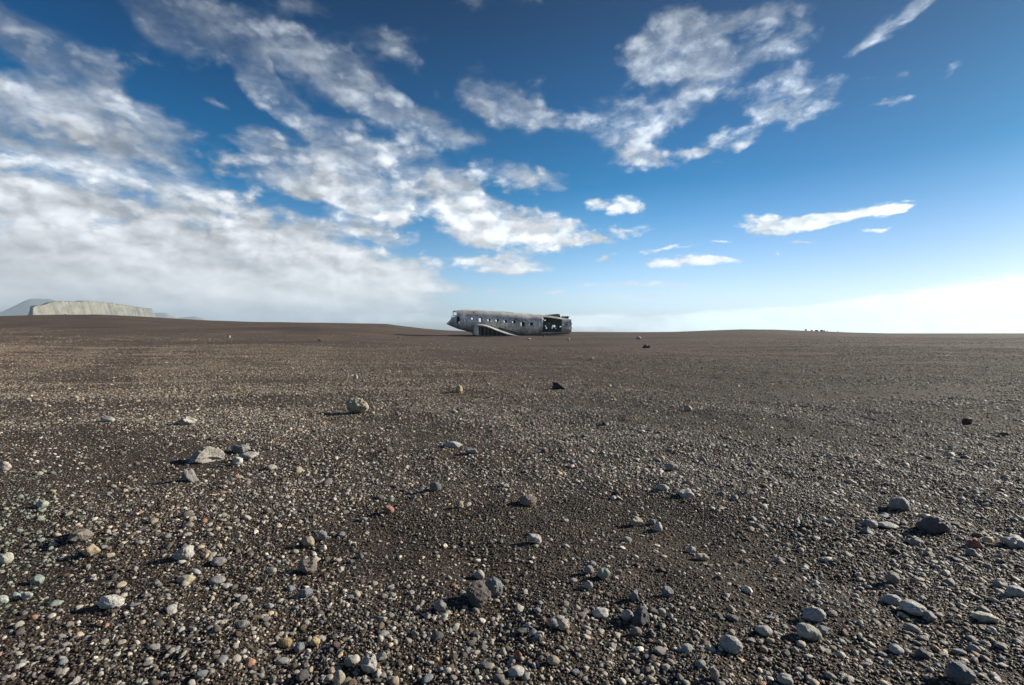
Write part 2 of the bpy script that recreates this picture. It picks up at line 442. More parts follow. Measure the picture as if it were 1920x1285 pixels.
def stone_verts(seed, angular, sub, flat=.6, rough=.05):
    g = np.random.default_rng(seed)
    V, F = ico(sub)
    n = V.copy()
    # low lumps
    disp = np.zeros(len(V))
    for _ in range(7):
        k = g.normal(0, 1.5, 3); disp += np.sin(V@k+g.uniform(0, 6.28))*.06
    V = V*(1+disp)[:, None]
    ncut = int(5+10*angular)
    for _ in range(ncut):
        d = g.normal(0, 1, 3); d /= np.linalg.norm(d)
        lim = g.uniform(.9-.42*angular, 1.0-.18*angular)
        over = np.maximum(V@d-lim, 0)
        V = V-over[:, None]*d*(1.0 if angular >= .5 else .35+.9*angular)
    for o in range(5):
        amp = rough*(.5**o); fr = 3.5*2.1**o
        dd = np.zeros(len(V))
        for _ in range(8):
            k = g.normal(0, fr, 3); dd += np.sin(V@k+g.uniform(0, 6.28))
        V = V+n*(dd*amp/2.8)[:, None]
    if angular >= .9 and sub > 3:            # broken wedges and pyramids: narrow upwards
        V[:, :2] *= np.clip(.98-.55*V[:, 2:3], .3, 1.5)
    V[:, 1] *= g.uniform(.62, .95)
    V[:, 2] *= flat
    V -= (V.max(0)+V.min(0))/2
    V /= (V[:, 0].max()-V[:, 0].min())/2       # half length 1
    return V, F

PROTO = []
for i in range(16):
    angular = [.12, .3, .5, .7, .9, 1, .55, .8][i % 8]
    flat = [.5, .40, .6, .5, .45, .62, .34, .42][i % 8]
    V, F = stone_verts(100+i, angular, 3, flat, .02+.05*angular)
    PROTO.append(np_mesh('pebble_shape', V, F))
for m_ in PROTO:
    m_.materials.append(sm)

PAL = np.array([(.36, .35, .33), (.44, .425, .395), (.27, .265, .255), (.21, .22, .235), (.15, .145, .14), (.53, .505, .455), (.38, .33, .265),
                (.50, .40, .25), (.31, .175, .125), (.245, .255, .21), (.60, .575, .53), (.10, .09, .083), (.085, .066, .052), (.13, .105, .085)])
PALW = np.array([.14, .10, .12, .07, .09, .045, .055, .02, .014, .03, .022, .08, .12, .094]); PALW = PALW/PALW.sum()
def tints(n, dark=0.0, g=rng):
    c = PAL[g.choice(len(PAL), n, p=PALW)]*np.array([1.05, 1.0, .92])*g.uniform(.75, 1.2, n)[:, None]
    return np.clip(c*(1-dark), 0, 1)

# the greenish heap of rounder pebbles at the left edge
HEAP_C, _ = at(10, 1010)
def in_heap(x, y):
    px = px_of(x, y)
    return (px < 96) & (y > 1.80) & (y < 3.6) & (px > -120)

# ------------------------------------------------------------------ fine grit: one mesh of small grains
def frustum(n, y0, y1, g, power=1.0, margin=.12):
    """Random ground positions in front of the viewpoint, y from y0 to y1 (uniform per area when power=1)."""
    u = g.uniform(0, 1, n)
    y = np.sqrt(y0*y0+u*(y1*y1-y0*y0)) if power == 1 else y0*(y1/y0)**u
    x = g.uniform(-1-margin, 1+margin, n)*y+g.uniform(-.25, .25, n)
    return x, y

def rand_rot(n, g, tilt=.35):
    return np.column_stack([g.normal(0, tilt, n), g.normal(0, tilt, n), g.uniform(0, 6.283, n)])

def build_grit():
    g = np.random.default_rng(21)
    Vi, Fi = ico(1)
    n1, n2 = 120000, 60000
    x1, y1 = frustum(n1, 1.15, 3.6, g)
    x2, y2 = frustum(n2, 1.2, 7.0, g)
    x = np.concatenate([x1, x2]); y = np.concatenate([y1, y2])
    s = np.concatenate([g.uniform(.0022, .0048, n1), g.uniform(.004, .0075, n2)])
    keep = g.uniform(0, 1, len(x)) < np.clip(.75+.3*w_b(x*1.3+5, y*1.3), .25, 1)
    x, y, s = x[keep], y[keep], s[keep]
    n = len(x)
    z = ground(x, y)+s*.25
    nv = len(Vi)
    # a few hundred different lumps, then random turn and squash
    kinds = Vi[None]*(1+g.normal(0, .16, (200, nv, 1)))+g.normal(0, .08, (200, nv, 3))
    K = kinds[g.integers(0, 200, n)]
    a = g.uniform(0, 6.283, n); ca, sa = np.cos(a)[:, None], np.sin(a)[:, None]
    sx, sy, sz = g.uniform(.9, 1.4, n)[:, None], g.uniform(.7, 1.1, n)[:, None], g.uniform(.6, .95, n)[:, None]
    X = K[:, :, 0]*sx; Y = K[:, :, 1]*sy; Z = K[:, :, 2]*sz
    out = np.empty((n, nv, 3), np.float32)
    out[:, :, 0] = (ca*X-sa*Y)*s[:, None]+x[:, None]
    out[:, :, 1] = (sa*X+ca*Y)*s[:, None]+y[:, None]
    out[:, :, 2] = Z*s[:, None]+z[:, None]
    Fa = (Fi[None]+(np.arange(n)*nv)[:, None, None]).reshape(-1, 3)
    me = np_mesh('fine_gravel', out.reshape(-1, 3), Fa)
    c = np.array([(.019, .0135, .010), (.034, .025, .019), (.060, .047, .037), (.12, .105, .09), (.24, .225, .20), (.30, .23, .13), (.16, .08, .05)])
    ci = g.choice(7, n, p=[.34, .28, .19, .10, .055, .02, .015])
    cc = c[ci]*g.uniform(.75, 1.25, n)[:, None]
    full = np.ones((n, nv, 4), np.float32); full[:, :, :3] = cc[:, None]
    at_ = me.color_attributes.new('grain_colour', 'FLOAT_COLOR', 'POINT')
    at_.data.foreach_set('color', full.ravel())
    fm, t, bs = mat('fine_grit')
    a_ = t.n('ShaderNodeAttribute', attribute_name='grain_colour')
    nz = t.noise(t.n('ShaderNodeNewGeometry').outputs['Position'], 420, 3, .6)
    kk = t.m('ADD', nz, .5)
    t.put(bs.inputs['Base Color'], t.mix(1, a_.outputs['Color'], t.n('ShaderNodeCombineColor', {0: kk, 1: kk, 2: kk}).outputs[0], 'MULTIPLY'))
    bs.inputs['Roughness'].default_value = .6
    bs.inputs['Specular IOR Level'].default_value = .35
    tag(link('fine_gravel', me, fm), 'fine dark lava grit covering the ground between the pebbles', 'gravel', kind='stuff')

# ------------------------------------------------------------------ pebbles beyond counting: one object of instances
def build_pebbles(skip):
    g = np.random.default_rng(33)
    X, Y, Sz = [], [], []
    for smin, smax, dens, y1, y0 in [(.006, .011, 3300, 6.5, 1.15), (.011, .020, 1700, 14, 1.15), (.020, .034, 480, 26, 1.15), (.032, .050, 62, 24, 1.9), (.032, .055, 50, 55, 24), (.05, .08, 4, 16, 2.6), (.05, .09, 2.2, 110, 16)]:
        area = 2.24*(y1*y1-y0*y0)/2
        n = int(area*dens)
        x, y = frustum(n, y0, y1, g)
        s = smin*(smax/smin)**(g.uniform(0, 1, n)**1.5)
        k = g.uniform(0, 1, n) < np.minimum(stoniness(x, y), 1.3)/1.3
        X.append(x[k]); Y.append(y[k]); Sz.append(s[k])
    x, y, s = map(np.concatenate, (X, Y, Sz))
    for (sx, sy, r) in skip:                        # room for the stones that are objects of their own
        k = (x-sx)**2+(y-sy)**2 > (r*.9)**2
        x, y, s = x[k], y[k], s[k]
    n = len(x)
    s = s/2
    z = ground(x, y)+s*g.uniform(.05, .4, n)*.6
    col = tints(n, 0, g)
    far_ = smooth(3.5, 11, y)
    dull = np.where(g.uniform(0, 1, n) < .82, 1-.42*far_, 1.0)       # the finer stones further out are mostly brown lava
    col = col*dull[:, None]*(1+far_[:, None]*np.array([.08, -.02, -.10]))
    hp = in_heap(x, y)
    col[hp] = col[hp]*.5+np.array([.13, .17, .135])*g.uniform(.8, 1.9, hp.sum())[:, None]*.6
    rot = rand_rot(n, g, .3)
    sc = np.column_stack([s, s*g.uniform(.75, 1.1, n), s*g.uniform(.8, 1.35, n)])
    me = bpy.data.meshes.new('pebbles')
    me.vertices.add(n)
    me.vertices.foreach_set('co', np.column_stack([x, y, z]).astype(np.float32).ravel())
    def attr(nm, ty, key, data):
        a = me.attributes.new(nm, ty, 'POINT'); a.data.foreach_set(key, np.ascontiguousarray(data).ravel())
    attr('tint', 'FLOAT_COLOR', 'color', np.column_stack([col, np.ones(n)]).astype(np.float32))
    attr('turn', 'FLOAT_VECTOR', 'vector', rot.astype(np.float32))
    attr('size', 'FLOAT_VECTOR', 'vector', sc.astype(np.float32))
    attr('shape', 'INT', 'value', g.integers(0, len(PROTO), n).astype(np.int32))
    coll = bpy.data.collections.new('pebble_shapes')
    V1 = []
    for i, p in enumerate(PROTO):
        angular = [.12, .3, .5, .7, .9, 1, .55, .8][i % 8]
        flat_ = [.5, .40, .6, .5, .45, .62, .34, .42][i % 8]
        V, F = stone_verts(100+i, angular, 2, flat_, .02+.05*angular)
        mm = np_mesh('small_pebble_shape', V, F); mm.materials.append(sm)
        ob = bpy.data.objects.new('pebble_shape_%02d' % i, mm)
        coll.objects.link(ob)
    ng = bpy.data.node_groups.new('scatter', 'GeometryNodeTree')
    ng.interface.new_socket('Geometry', in_out='INPUT', socket_type='NodeSocketGeometry')
    ng.interface.new_socket('Geometry', in_out='OUTPUT', socket_type='NodeSocketGeometry')
    q = NT(ng)
    gi = q.n('NodeGroupInput'); go = q.n('NodeGroupOutput')
    ci = q.n('GeometryNodeCollectionInfo'); ci.inputs[0].default_value = coll
    ci.inputs['Separate Children'].default_value = True; ci.inputs['Reset Children'].default_value = True
    def named(nm, ty):
        a = q.n('GeometryNodeInputNamedAttribute', data_type=ty); a.inputs['Name'].default_value = nm
        return [o for o in a.outputs if o.enabled and o.name == 'Attribute'][0]
    ip = q.n('GeometryNodeInstanceOnPoints')
    ip.inputs['Pick Instance'].default_value = True
    q.put(ip.inputs['Points'], gi.outputs[0])
    q.put(ip.inputs['Instance'], ci.outputs[0])
    q.put(ip.inputs['Instance Index'], named('shape', 'INT'))
    e2r = q.n('FunctionNodeEulerToRotation'); q.put(e2r.inputs[0], named('turn', 'FLOAT_VECTOR'))
    q.put(ip.inputs['Rotation'], e2r.outputs[0])
    q.put(ip.inputs['Scale'], named('size', 'FLOAT_VECTOR'))
    q.put(go.inputs[0], ip.outputs[0])
    o = link('pebbles', me)
    md = o.modifiers.new('scatter', 'NODES'); md.node_group = ng
    tag(o, 'countless small grey and brown pebbles strewn over the dark gravel', 'pebbles', kind='stuff')
    print('pebbles', n)

# ------------------------------------------------------------------ stones one can point to
GREY, PALE, DARK, BLUE, BEIGE, YEL, RED, GREEN, BROWN, WHITE, BLACK = (.22, .217, .21), (.35, .342, .325), (.085, .083, .083), (.165, .18, .20), (.36, .31, .235), (.42, .33, .18), (.26, .11, .08), (.25, .27, .20), (.19, .165, .14), (.46, .45, .42), (.042, .038, .036)
# x, foot y, width, height (pixels of the photograph), colour, shape (0 round .. 1 angular), turn, pitted, name, label
STONES = [
    (671, 777, 46, 32, (.42, .38, .29), .5, 20, 1, 'boulder', 'pale beige pitted rock standing alone left of centre with a long shadow'),
    (385, 869, 70, 31, (.29, .275, .24), .95, 15, 0, 'boulder', 'large cream and grey angular boulder, biggest of the cluster on the left'),
    (450, 850, 40, 17, GREY, .7, -10, 0, 'stone', 'grey slab resting just right of the big cream boulder'),
    (466, 862, 36, 15, PALE, .4, 5, 0, 'stone', 'flat pale stone at the right end of the boulder cluster'),
    (446, 873, 19, 17, WHITE, .7, 40, 0, 'stone', 'small whitish stone in front of the boulder cluster'),
    (357, 905, 34, 28, GREY, .9, 60, 0, 'boulder', 'broken grey rock below the big cream boulder'),
    (350, 797, 34, 17, (.42, .40, .35), .9, 10, 0, 'stone', 'wedge shaped cream stone above the boulder cluster'),
    (203, 793, 26, 12, PALE, .4, 0, 0, 'stone', 'pale rounded stone far left on the brownish gravel'),
    (1050, 731, 32, 15, BLACK, .8, -12, 0, 'boulder', 'black low rock on the gravel in front of the wreck tail'),
    (1212, 654, 17, 9, BLACK, .8, 0, 0, 'boulder', 'black rock on the sand to the right of the wreck'),
    (861, 737, 14, 15, YEL, .5, 30, 0, 'stone', 'small upright yellow stone on the mid gravel below the wreck'),
    (1290, 772, 17, 12, BEIGE, .6, 0, 0, 'stone', 'small tan stone alone on the right of the middle gravel'),
    (1813, 798, 24, 15, BLACK, .7, 10, 0, 'boulder', 'dark blocky rock on the gravel at the far right'),
    (150, 1017, 44, 24, BROWN, .75, -15, 0, 'stone', 'brownish grey pointed stone right of the greenish pebble heap'),
    (171, 1044, 30, 24, (.36, .30, .20), .6, 25, 0, 'stone', 'tan lumpy stone below the brownish pointed stone'),
    (345, 1050, 38, 28, PALE, .85, 10, 0, 'stone', 'light grey three sided stone on the lower left gravel'),
    (209, 1140, 48, 25, WHITE, .15, 12, 0, 'stone', 'smooth whitish flattened cobble at the lower left'),
    (350, 1094, 34, 16, (.38, .34, .24), .2, -4, 0, 'stone', 'yellowish flat cobble on the lower left gravel'),
    (410, 1060, 32, 14, GREY, .2, -20, 0, 'stone', 'long grey flat cobble above and right of the yellowish one'),
    (408, 1094, 32, 13, GREY, .1, -5, 0, 'stone', 'flat grey cobble just right of the yellowish cobble'),
    (577, 1078, 36, 31, BROWN, .85, 35, 0, 'stone', 'brown angular stone with a pointed top and dark shadow'),
    (578, 1027, 26, 22, (.30, .255, .19), .6, 0, 0, 'stone', 'tan stone above the brown angular stone'),
    (603, 1014, 24, 20, GREY, .5, 30, 0, 'stone', 'light grey stone touching the right of the tan stone'),
    (574, 1122, 28, 20, BLUE, .7, 50, 0, 'stone', 'blue grey shard lying below the brown angular stone'),
    (897, 1136, 50, 40, (.17, .15, .14), .8, 25, 1, 'boulder', 'dark porous lava rock at the bottom centre, largest there'),
    (926, 1119, 36, 36, BLUE, .55, -60, 0, 'stone', 'smooth blue grey stone leaning behind the dark porous rock'),
    (899, 1086, 22, 17, PALE, .3, 0, 0, 'stone', 'pale stone above the dark porous lava rock'),
    (825, 1147, 26, 23, GREY, .7, 20, 0, 'stone', 'grey faceted stone left of the dark porous lava rock'),
    (1003, 1022, 28, 21, PALE, .75, 10, 0, 'stone', 'pale angular stone above and right of the dark porous lava rock'),
    (1132, 1087, 27, 21, GREEN, .25, -20, 0, 'stone', 'pale greenish rounded stone near the bottom centre'),
    (1104, 1077, 20, 17, GREY, .3, 10, 0, 'stone', 'grey stone touching the left of the greenish stone'),
    (1102, 1105, 20, 16, PALE, .5, 10, 0, 'stone', 'pale stone below the greenish rounded stone'),
    (1200, 1172, 40, 37, (.075, .077, .088), 1.0, 12, 0, 'stone', 'dark pyramid shaped rock near the bottom centre'),
    (1176, 1164, 26, 22, PALE, .4, 0, 0, 'stone', 'pale stone in the shadow left of the dark pyramid rock'),
    (1126, 1159, 33, 18, WHITE, .2, -8, 0, 'stone', 'smooth whitish cobble further left of the dark pyramid rock'),
    (1192, 1192, 26, 16, BROWN, .15, 0, 0, 'stone', 'rounded brown pebble below the dark pyramid rock'),
    (1190, 1128, 20, 22, BLUE, .6, 80, 0, 'stone', 'upright bluish pebble above the dark pyramid rock'),
    (1252, 1120, 24, 20, BLUE, .5, 0, 0, 'stone', 'bluish stone to the upper right of the dark pyramid rock'),
    (1371, 1224, 44, 32, (.47, .465, .45), .35, -15, 1, 'boulder', 'pale speckled pitted stone at the bottom right of centre'),
    (1432, 1190, 32, 16, PALE, .2, -10, 0, 'stone', 'flat pale cobble just above and right of the speckled stone'),
    (1317, 1052, 26, 14, BEIGE, .3, -25, 0, 'stone', 'beige pebble in a short diagonal row right of centre'),
    (1296, 1037, 18, 13, PALE, .2, -30, 0, 'stone', 'pale pebble at the upper end of the diagonal row'),
    (1234, 998, 17, 20, WHITE, .8, 75, 0, 'stone', 'small upright whitish stone right of centre'),
    (1194, 987, 23, 19, BEIGE, .7, 0, 0, 'stone', 'buff stone left of the small upright whitish stone'),
    (1222, 985, 16, 12, GREY, .1, 0, 0, 'stone', 'round grey pebble between the buff and the upright stone'),
    (1687, 957, 42, 26, (.24, .235, .22), .1, 5, 0, 'stone', 'large smooth domed grey cobble at the right'),
    (1750, 999, 68, 32, (.085, .082, .082), .75, -12, 0, 'boulder', 'large dark rock, largest on the right side'),
    (1631, 992, 30, 19, GREY, .75, 10, 0, 'stone', 'grey blocky stone left of the large dark rock'),
    (1665, 991, 38, 11, PALE, .3, 8, 0, 'stone', 'thin flat slab between the blocky stone and the dark rock'),
    (1626, 1003, 22, 16, GREY, .9, 0, 0, 'stone', 'small grey wedge below the blocky stone'),
    (1825, 1028, 32, 19, RED, .6, -15, 0, 'stone', 'rust red stone below the large dark rock'),
    (1853, 1020, 22, 14, (.40, .35, .22), .2, -10, 0, 'stone', 'yellowish cobble beside the rust red stone'),
    (1900, 1027, 44, 24, PALE, .55, -20, 0, 'stone', 'pale wedge stone at the right edge beyond the red stone'),
    (1712, 1022, 26, 14, GREY, .5, 0, 0, 'stone', 'grey stone below and left of the large dark rock'),
    (1822, 1045, 24, 16, BLUE, .3, 0, 0, 'stone', 'blue grey stone just below the rust red stone'),
    (1906, 1120, 40, 21, PALE, .35, -5, 0, 'stone', 'long pale cobble at the right edge of the lower gravel'),
    (1876, 1104, 24, 18, GREY, .5, 20, 0, 'stone', 'grey stone touching the left of the long pale cobble'),
    (1673, 1096, 30, 24, (.22, .20, .175), .5, -20, 0, 'stone', 'brownish domed stone on the right lower gravel'),
    (1525, 1164, 42, 26, PALE, .7, -25, 0, 'stone', 'pale rough stone above the smooth oval cobble'),
    (1516, 1199, 46, 28, (.33, .32, .28), .1, -32, 0, 'stone', 'smooth pale oval cobble at the lower right'),
    (1712, 1153, 44, 24, WHITE, .35, -25, 0, 'stone', 'whitish cobble, lower of two in a row at the lower right'),
    (1671, 1133, 38, 18, PALE, .3, -25, 0, 'stone', 'pale cobble, upper of two in a row at the lower right'),
    (1742, 1165, 24, 18, GREY, .6, 0, 0, 'stone', 'grey angular stone right of the whitish cobble'),
    (1708, 1184, 28, 14, GREY, .2, -20, 0, 'stone', 'flat grey pebble below the whitish cobble'),
    (1681, 1226, 26, 16, PALE, .1, -30, 0, 'stone', 'small pale oval pebble at the lower right'),
    (1800, 1279, 48, 36, (.115, .12, .135), .5, -35, 0, 'boulder', 'dark blue grey boulder at the bottom right corner'),
    (1846, 1167, 42, 17, (.44, .41, .32), .7, -20, 0, 'stone', 'cream coloured shard at the lower right'),
    (1472, 1284, 30, 20, PALE, .3, 0, 0, 'stone', 'pale cobble cut by the bottom edge right of centre'),
    (691, 1262, 32, 33, PALE, .85, 70, 0, 'stone', 'pale broken stone at the bottom left of centre'),
    (714, 1240, 26, 18, GREY, .7, 20, 0, 'stone', 'grey stone behind the pale broken stone'),
    (657, 1252, 26, 20, GREY, .6, 40, 0, 'stone', 'grey slanted stone left of the pale broken stone'),
    (636, 1286, 24, 30, (.34, .31, .25), .2, 80, 0, 'stone', 'upright tan pebble at the bottom edge left of centre'),
    (535, 1214, 28, 18, YEL, .35, 8, 1, 'stone', 'yellow pitted cobble at the lower left of centre'),
    (591, 1212, 21, 17, YEL, .4, 0, 0, 'stone', 'yellow stone right of the yellow pitted cobble'),
    (561, 1224, 20, 18, BLUE, .8, 0, 0, 'stone', 'dark bluish stone between the two yellow stones'),
    (1038, 1246, 26, 17, (.33, .29, .22), .05, 5, 0, 'stone', 'flat round tan pebble at the bottom centre'),
    (971, 1238, 17, 18, RED, .6, 0, 0, 'stone', 'small red stone at the bottom centre'),
    (1340, 1278, 18, 26, GREY, .1, 80, 0, 'stone', 'rounded grey pebble standing at the bottom right of centre'),
    (1057, 1183, 24, 17, (.36, .31, .23), .2, 10, 0, 'stone', 'buff rounded pebble at the bottom centre'),
    (1035, 1176, 22, 16, GREY, .4, 0, 0, 'stone', 'grey stone beside the buff rounded pebble'),
    (816, 922, 24, 19, (.15, .15, .15), .05, 0, 0, 'stone', 'round dark grey pebble on the central gravel'),
    (990, 950, 36, 24, (.22, .17, .145), .7, 20, 0, 'stone', 'brownish pink rock with dark left side on the central gravel'),
    (862, 955, 16, 16, BEIGE, .5, 70, 0, 'stone', 'small tan upright pebble left of the brownish pink rock'),
    (850, 840, 38, 13, PALE, .6, 5, 0, 'stone', 'long pale flat stone on the central gravel'),
    (885, 852, 26, 12, GREY, .6, 0, 0, 'stone', 'grey stone right of the long pale flat stone'),
    (730, 962, 20, 15, (.30, .15, .12), .5, 0, 0, 'stone', 'pinkish red stone left of centre'),
    (1260, 884, 24, 15, GREY, .1, 0, 0, 'stone', 'domed grey cobble right of centre'),
    (1286, 932, 32, 14, PALE, .7, 0, 0, 'stone', 'pale flat jagged stone below the domed grey cobble'),
    (8, 884, 24, 19, (.43, .37, .32), .1, 0, 0, 'stone', 'pinkish white cobble at the left edge above the heap'),
    (8, 1060, 30, 24, (.42, .42, .35), .1, 10, 0, 'stone', 'cream rounded cobble at the left edge on the heap'),
    (4, 1134, 24, 18, (.37, .40, .36), .2, 0, 0, 'stone', 'pale greenish cobble at the left edge below the cream one'),
    (70, 1097, 23, 20, (.24, .30, .27), .4, 20, 0, 'stone', 'green grey stone at the lower right of the heap'),
    (80, 952, 22, 14, (.34, .37, .31), .3, -30, 0, 'stone', 'pale green stone at the upper right of the heap'),
    (28, 1126, 18, 16, (.25, .30, .27), .3, 0, 0, 'stone', 'greenish pebble at the foot of the heap'),
    (52, 1125, 22, 16, (.33, .35, .33), .4, 0, 0, 'stone', 'light grey green pebble at the foot of the heap'),
    (992, 639, 7, 5, PALE, .7, 20, 0, 'stone', 'pale stone on the sand just in front of the wreck'),
    (1066, 639, 6, 5, BEIGE, .7, 0, 0, 'stone', 'small buff stone on the sand in front of the wreck tail'),
    (1020, 633, 4, 4, GREY, .7, 0, 0, 'stone', 'tiny grey stone beside the cargo door of the wreck'),
    (1198, 637, 9, 6, PALE, .7, 0, 0, 'stone', 'pale stone on the dark sand above the black rock'),
    (429, 634, 8, 5, PALE, .7, 0, 0, 'stone', 'pale stone on the slope left of the wreck'),
    (667, 712, 9, 10, WHITE, .7, 70, 0, 'stone', 'white stone above the pale beige pitted rock'),
    (600, 640, 7, 4, DARK, .6, 0, 0, 'stone', 'dark stone on the brown flat left of the wreck'),
    (748, 634, 5, 3, GREY, .6, 0, 0, 'stone', 'grey stone beside the tip of the wreck shadow'),
    (1110, 676, 8, 6, YEL, .5, 0, 0, 'stone', 'small yellow stone on the gravel below the wreck tail'),
    (123, 593, 7, 3.5, BLACK, .6, 0, 0, 'boulder', 'black boulder on the left ridge in front of the cliff'),
    (1511, 622, 6, 6, BLACK, .7, 80, 0, 'boulder', 'tallest black boulder on the right ridge'),
    (1522, 622.6, 5, 4, BLACK, .7, 0, 0, 'boulder', 'small tilted boulder right of the tallest on the right ridge'),
    (1531, 623.2, 9, 4.2, BLACK, .3, 0, 0, 'boulder', 'low domed boulder in the middle of the right ridge row'),
    (1541, 623.8, 8, 5, BLACK, .5, 0, 0, 'boulder', 'humped boulder right of the low domed one on the ridge'),
    (1546, 624.2, 4, 4, BLACK, .6, 0, 0, 'boulder', 'narrow boulder leaning on the humped one on the ridge'),
    (1551, 624.2, 3, 4, BLACK, .8, 90, 0, 'boulder', 'slim upright boulder closing the row on the right ridge'),
    (1571, 625, 3, 3, BLACK, .8, 0, 0, 'boulder', 'lone tiny boulder apart at the right of the ridge row'),
]

def place_stone(name, mesh, p, half, hgt_ratio, turn, tint, label, cat, group=None, sink=.3, tiltx=0.0):
    o = bpy.data.objects.new(name, mesh)
    COL.objects.link(o)
    o.location = (p[0], p[1], p[2])
    o.scale = (half, half, half*hgt_ratio)
    o.rotation_euler = (tiltx, 0, turn)
    o['tint'] = (float(tint[0]), float(tint[1]), float(tint[2]))
    tag(o, label, cat, group)
    return o

def build_stones():
    taken = []
    for i, (px, py, w, h, tint, angular, turn, pitted, name, label) in enumerate(STONES):
        ridge = py < 626 and (px < 200 or px > 1500)
        if ridge:
            v = ray(px, 625); tt = CREST-3
            p = np.array([v[0]*tt, v[1]*tt, float(ground(v[0]*tt, v[1]*tt))]); h = h*.7; w = w*.85
        else:
            p, tt = at(px, py-.12*h)
        half = w*tt/FPX/2*.92
        h = h*.92
        V, F = stone_verts(500+i, angular, 5 if w > 30 else (4 if w > 12 else 3), 1.0, .035+.045*angular)
        zs = V[:, 2].max()-V[:, 2].min()
        V[:, 2] *= (2*h/w)/zs*1.26
        # flattened foot, sunk a little into the gravel
        V[:, 2] -= V[:, 2].min()*(.62)
        me = np_mesh(name, V, F)
        me.materials.append(pm if pitted else sm)
        tn = R(turn)
        place_stone(name, me, p, half, 1.0, tn*.35, tint, label, 'rock' if name == 'boulder' else 'stone',
                    'dark boulders on the right ridge' if px > 1500 and ridge else ('boulders on the plain' if name == 'boulder' else 'stones one can point to'))
        taken.append((p[0], p[1], half))
    # single pebbles of the foreground, largest in the picture after the stones above
    g = np.random.default_rng(5)
    n = 0
    zones = [(0, 500, 'at the lower left'), (500, 960, 'left of the bottom centre'), (960, 1430, 'right of the bottom centre'), (1430, 1920, 'at the lower right')]
    names = [('grey', GREY, .3), ('pale grey', PALE, .22), ('blue grey', BLUE, .16), ('dark', DARK, .12), ('tan', BEIGE, .1), ('brown', BROWN, .1)]
    pr = np.array([q[2] for q in names]); pr /= pr.sum()
    while n < 195:
        px = g.uniform(-10, 1930); py = 640+640*g.uniform(.42, 1)**.8
        p, tt = at(px, py)
        if stoniness(p[0], p[1])*g.uniform(.4, 1) < .3:
            continue
        w = .019*(2.3**g.uniform(0, 1)**1.6)
        if w*FPX/tt < 10:
            continue
        if any((p[0]-a)**2+(p[1]-b)**2 < (c+w*.5)**2 for a, b, c in taken):
            continue
        ci = g.choice(len(names), p=pr)
        nm, tint, _ = names[ci]
        if in_heap(p[0], p[1]):
            nm, tint = 'green grey', (.24, .28, .245)
        zi = min(3, max(0, int(np.searchsorted([500, 960, 1430], px))))
        row = 'on the near gravel' if py > 1080 else 'on the gravel further back'
        tint = np.array(tint)*g.uniform(.85, 1.2)
        place_stone('pebble', PROTO[int(g.integers(0, len(PROTO)))], p+np.array([0, 0, w*.12]), w/2, g.uniform(.9, 1.35), g.uniform(0, 6.28), tint,
                    f'small {nm} pebble {row} {zones[zi][2]}', 'pebble', f'{nm} pebbles {row} {zones[zi][2]}', tiltx=g.normal(0, .2))
        taken.append((p[0], p[1], w/2))
        n += 1
    return taken

# ------------------------------------------------------------------ the wreck
U = .0635                       # metres per picture pixel at the wreck
def X_(px): return (px-838)*U
def Z_(py): return (629-py)*U

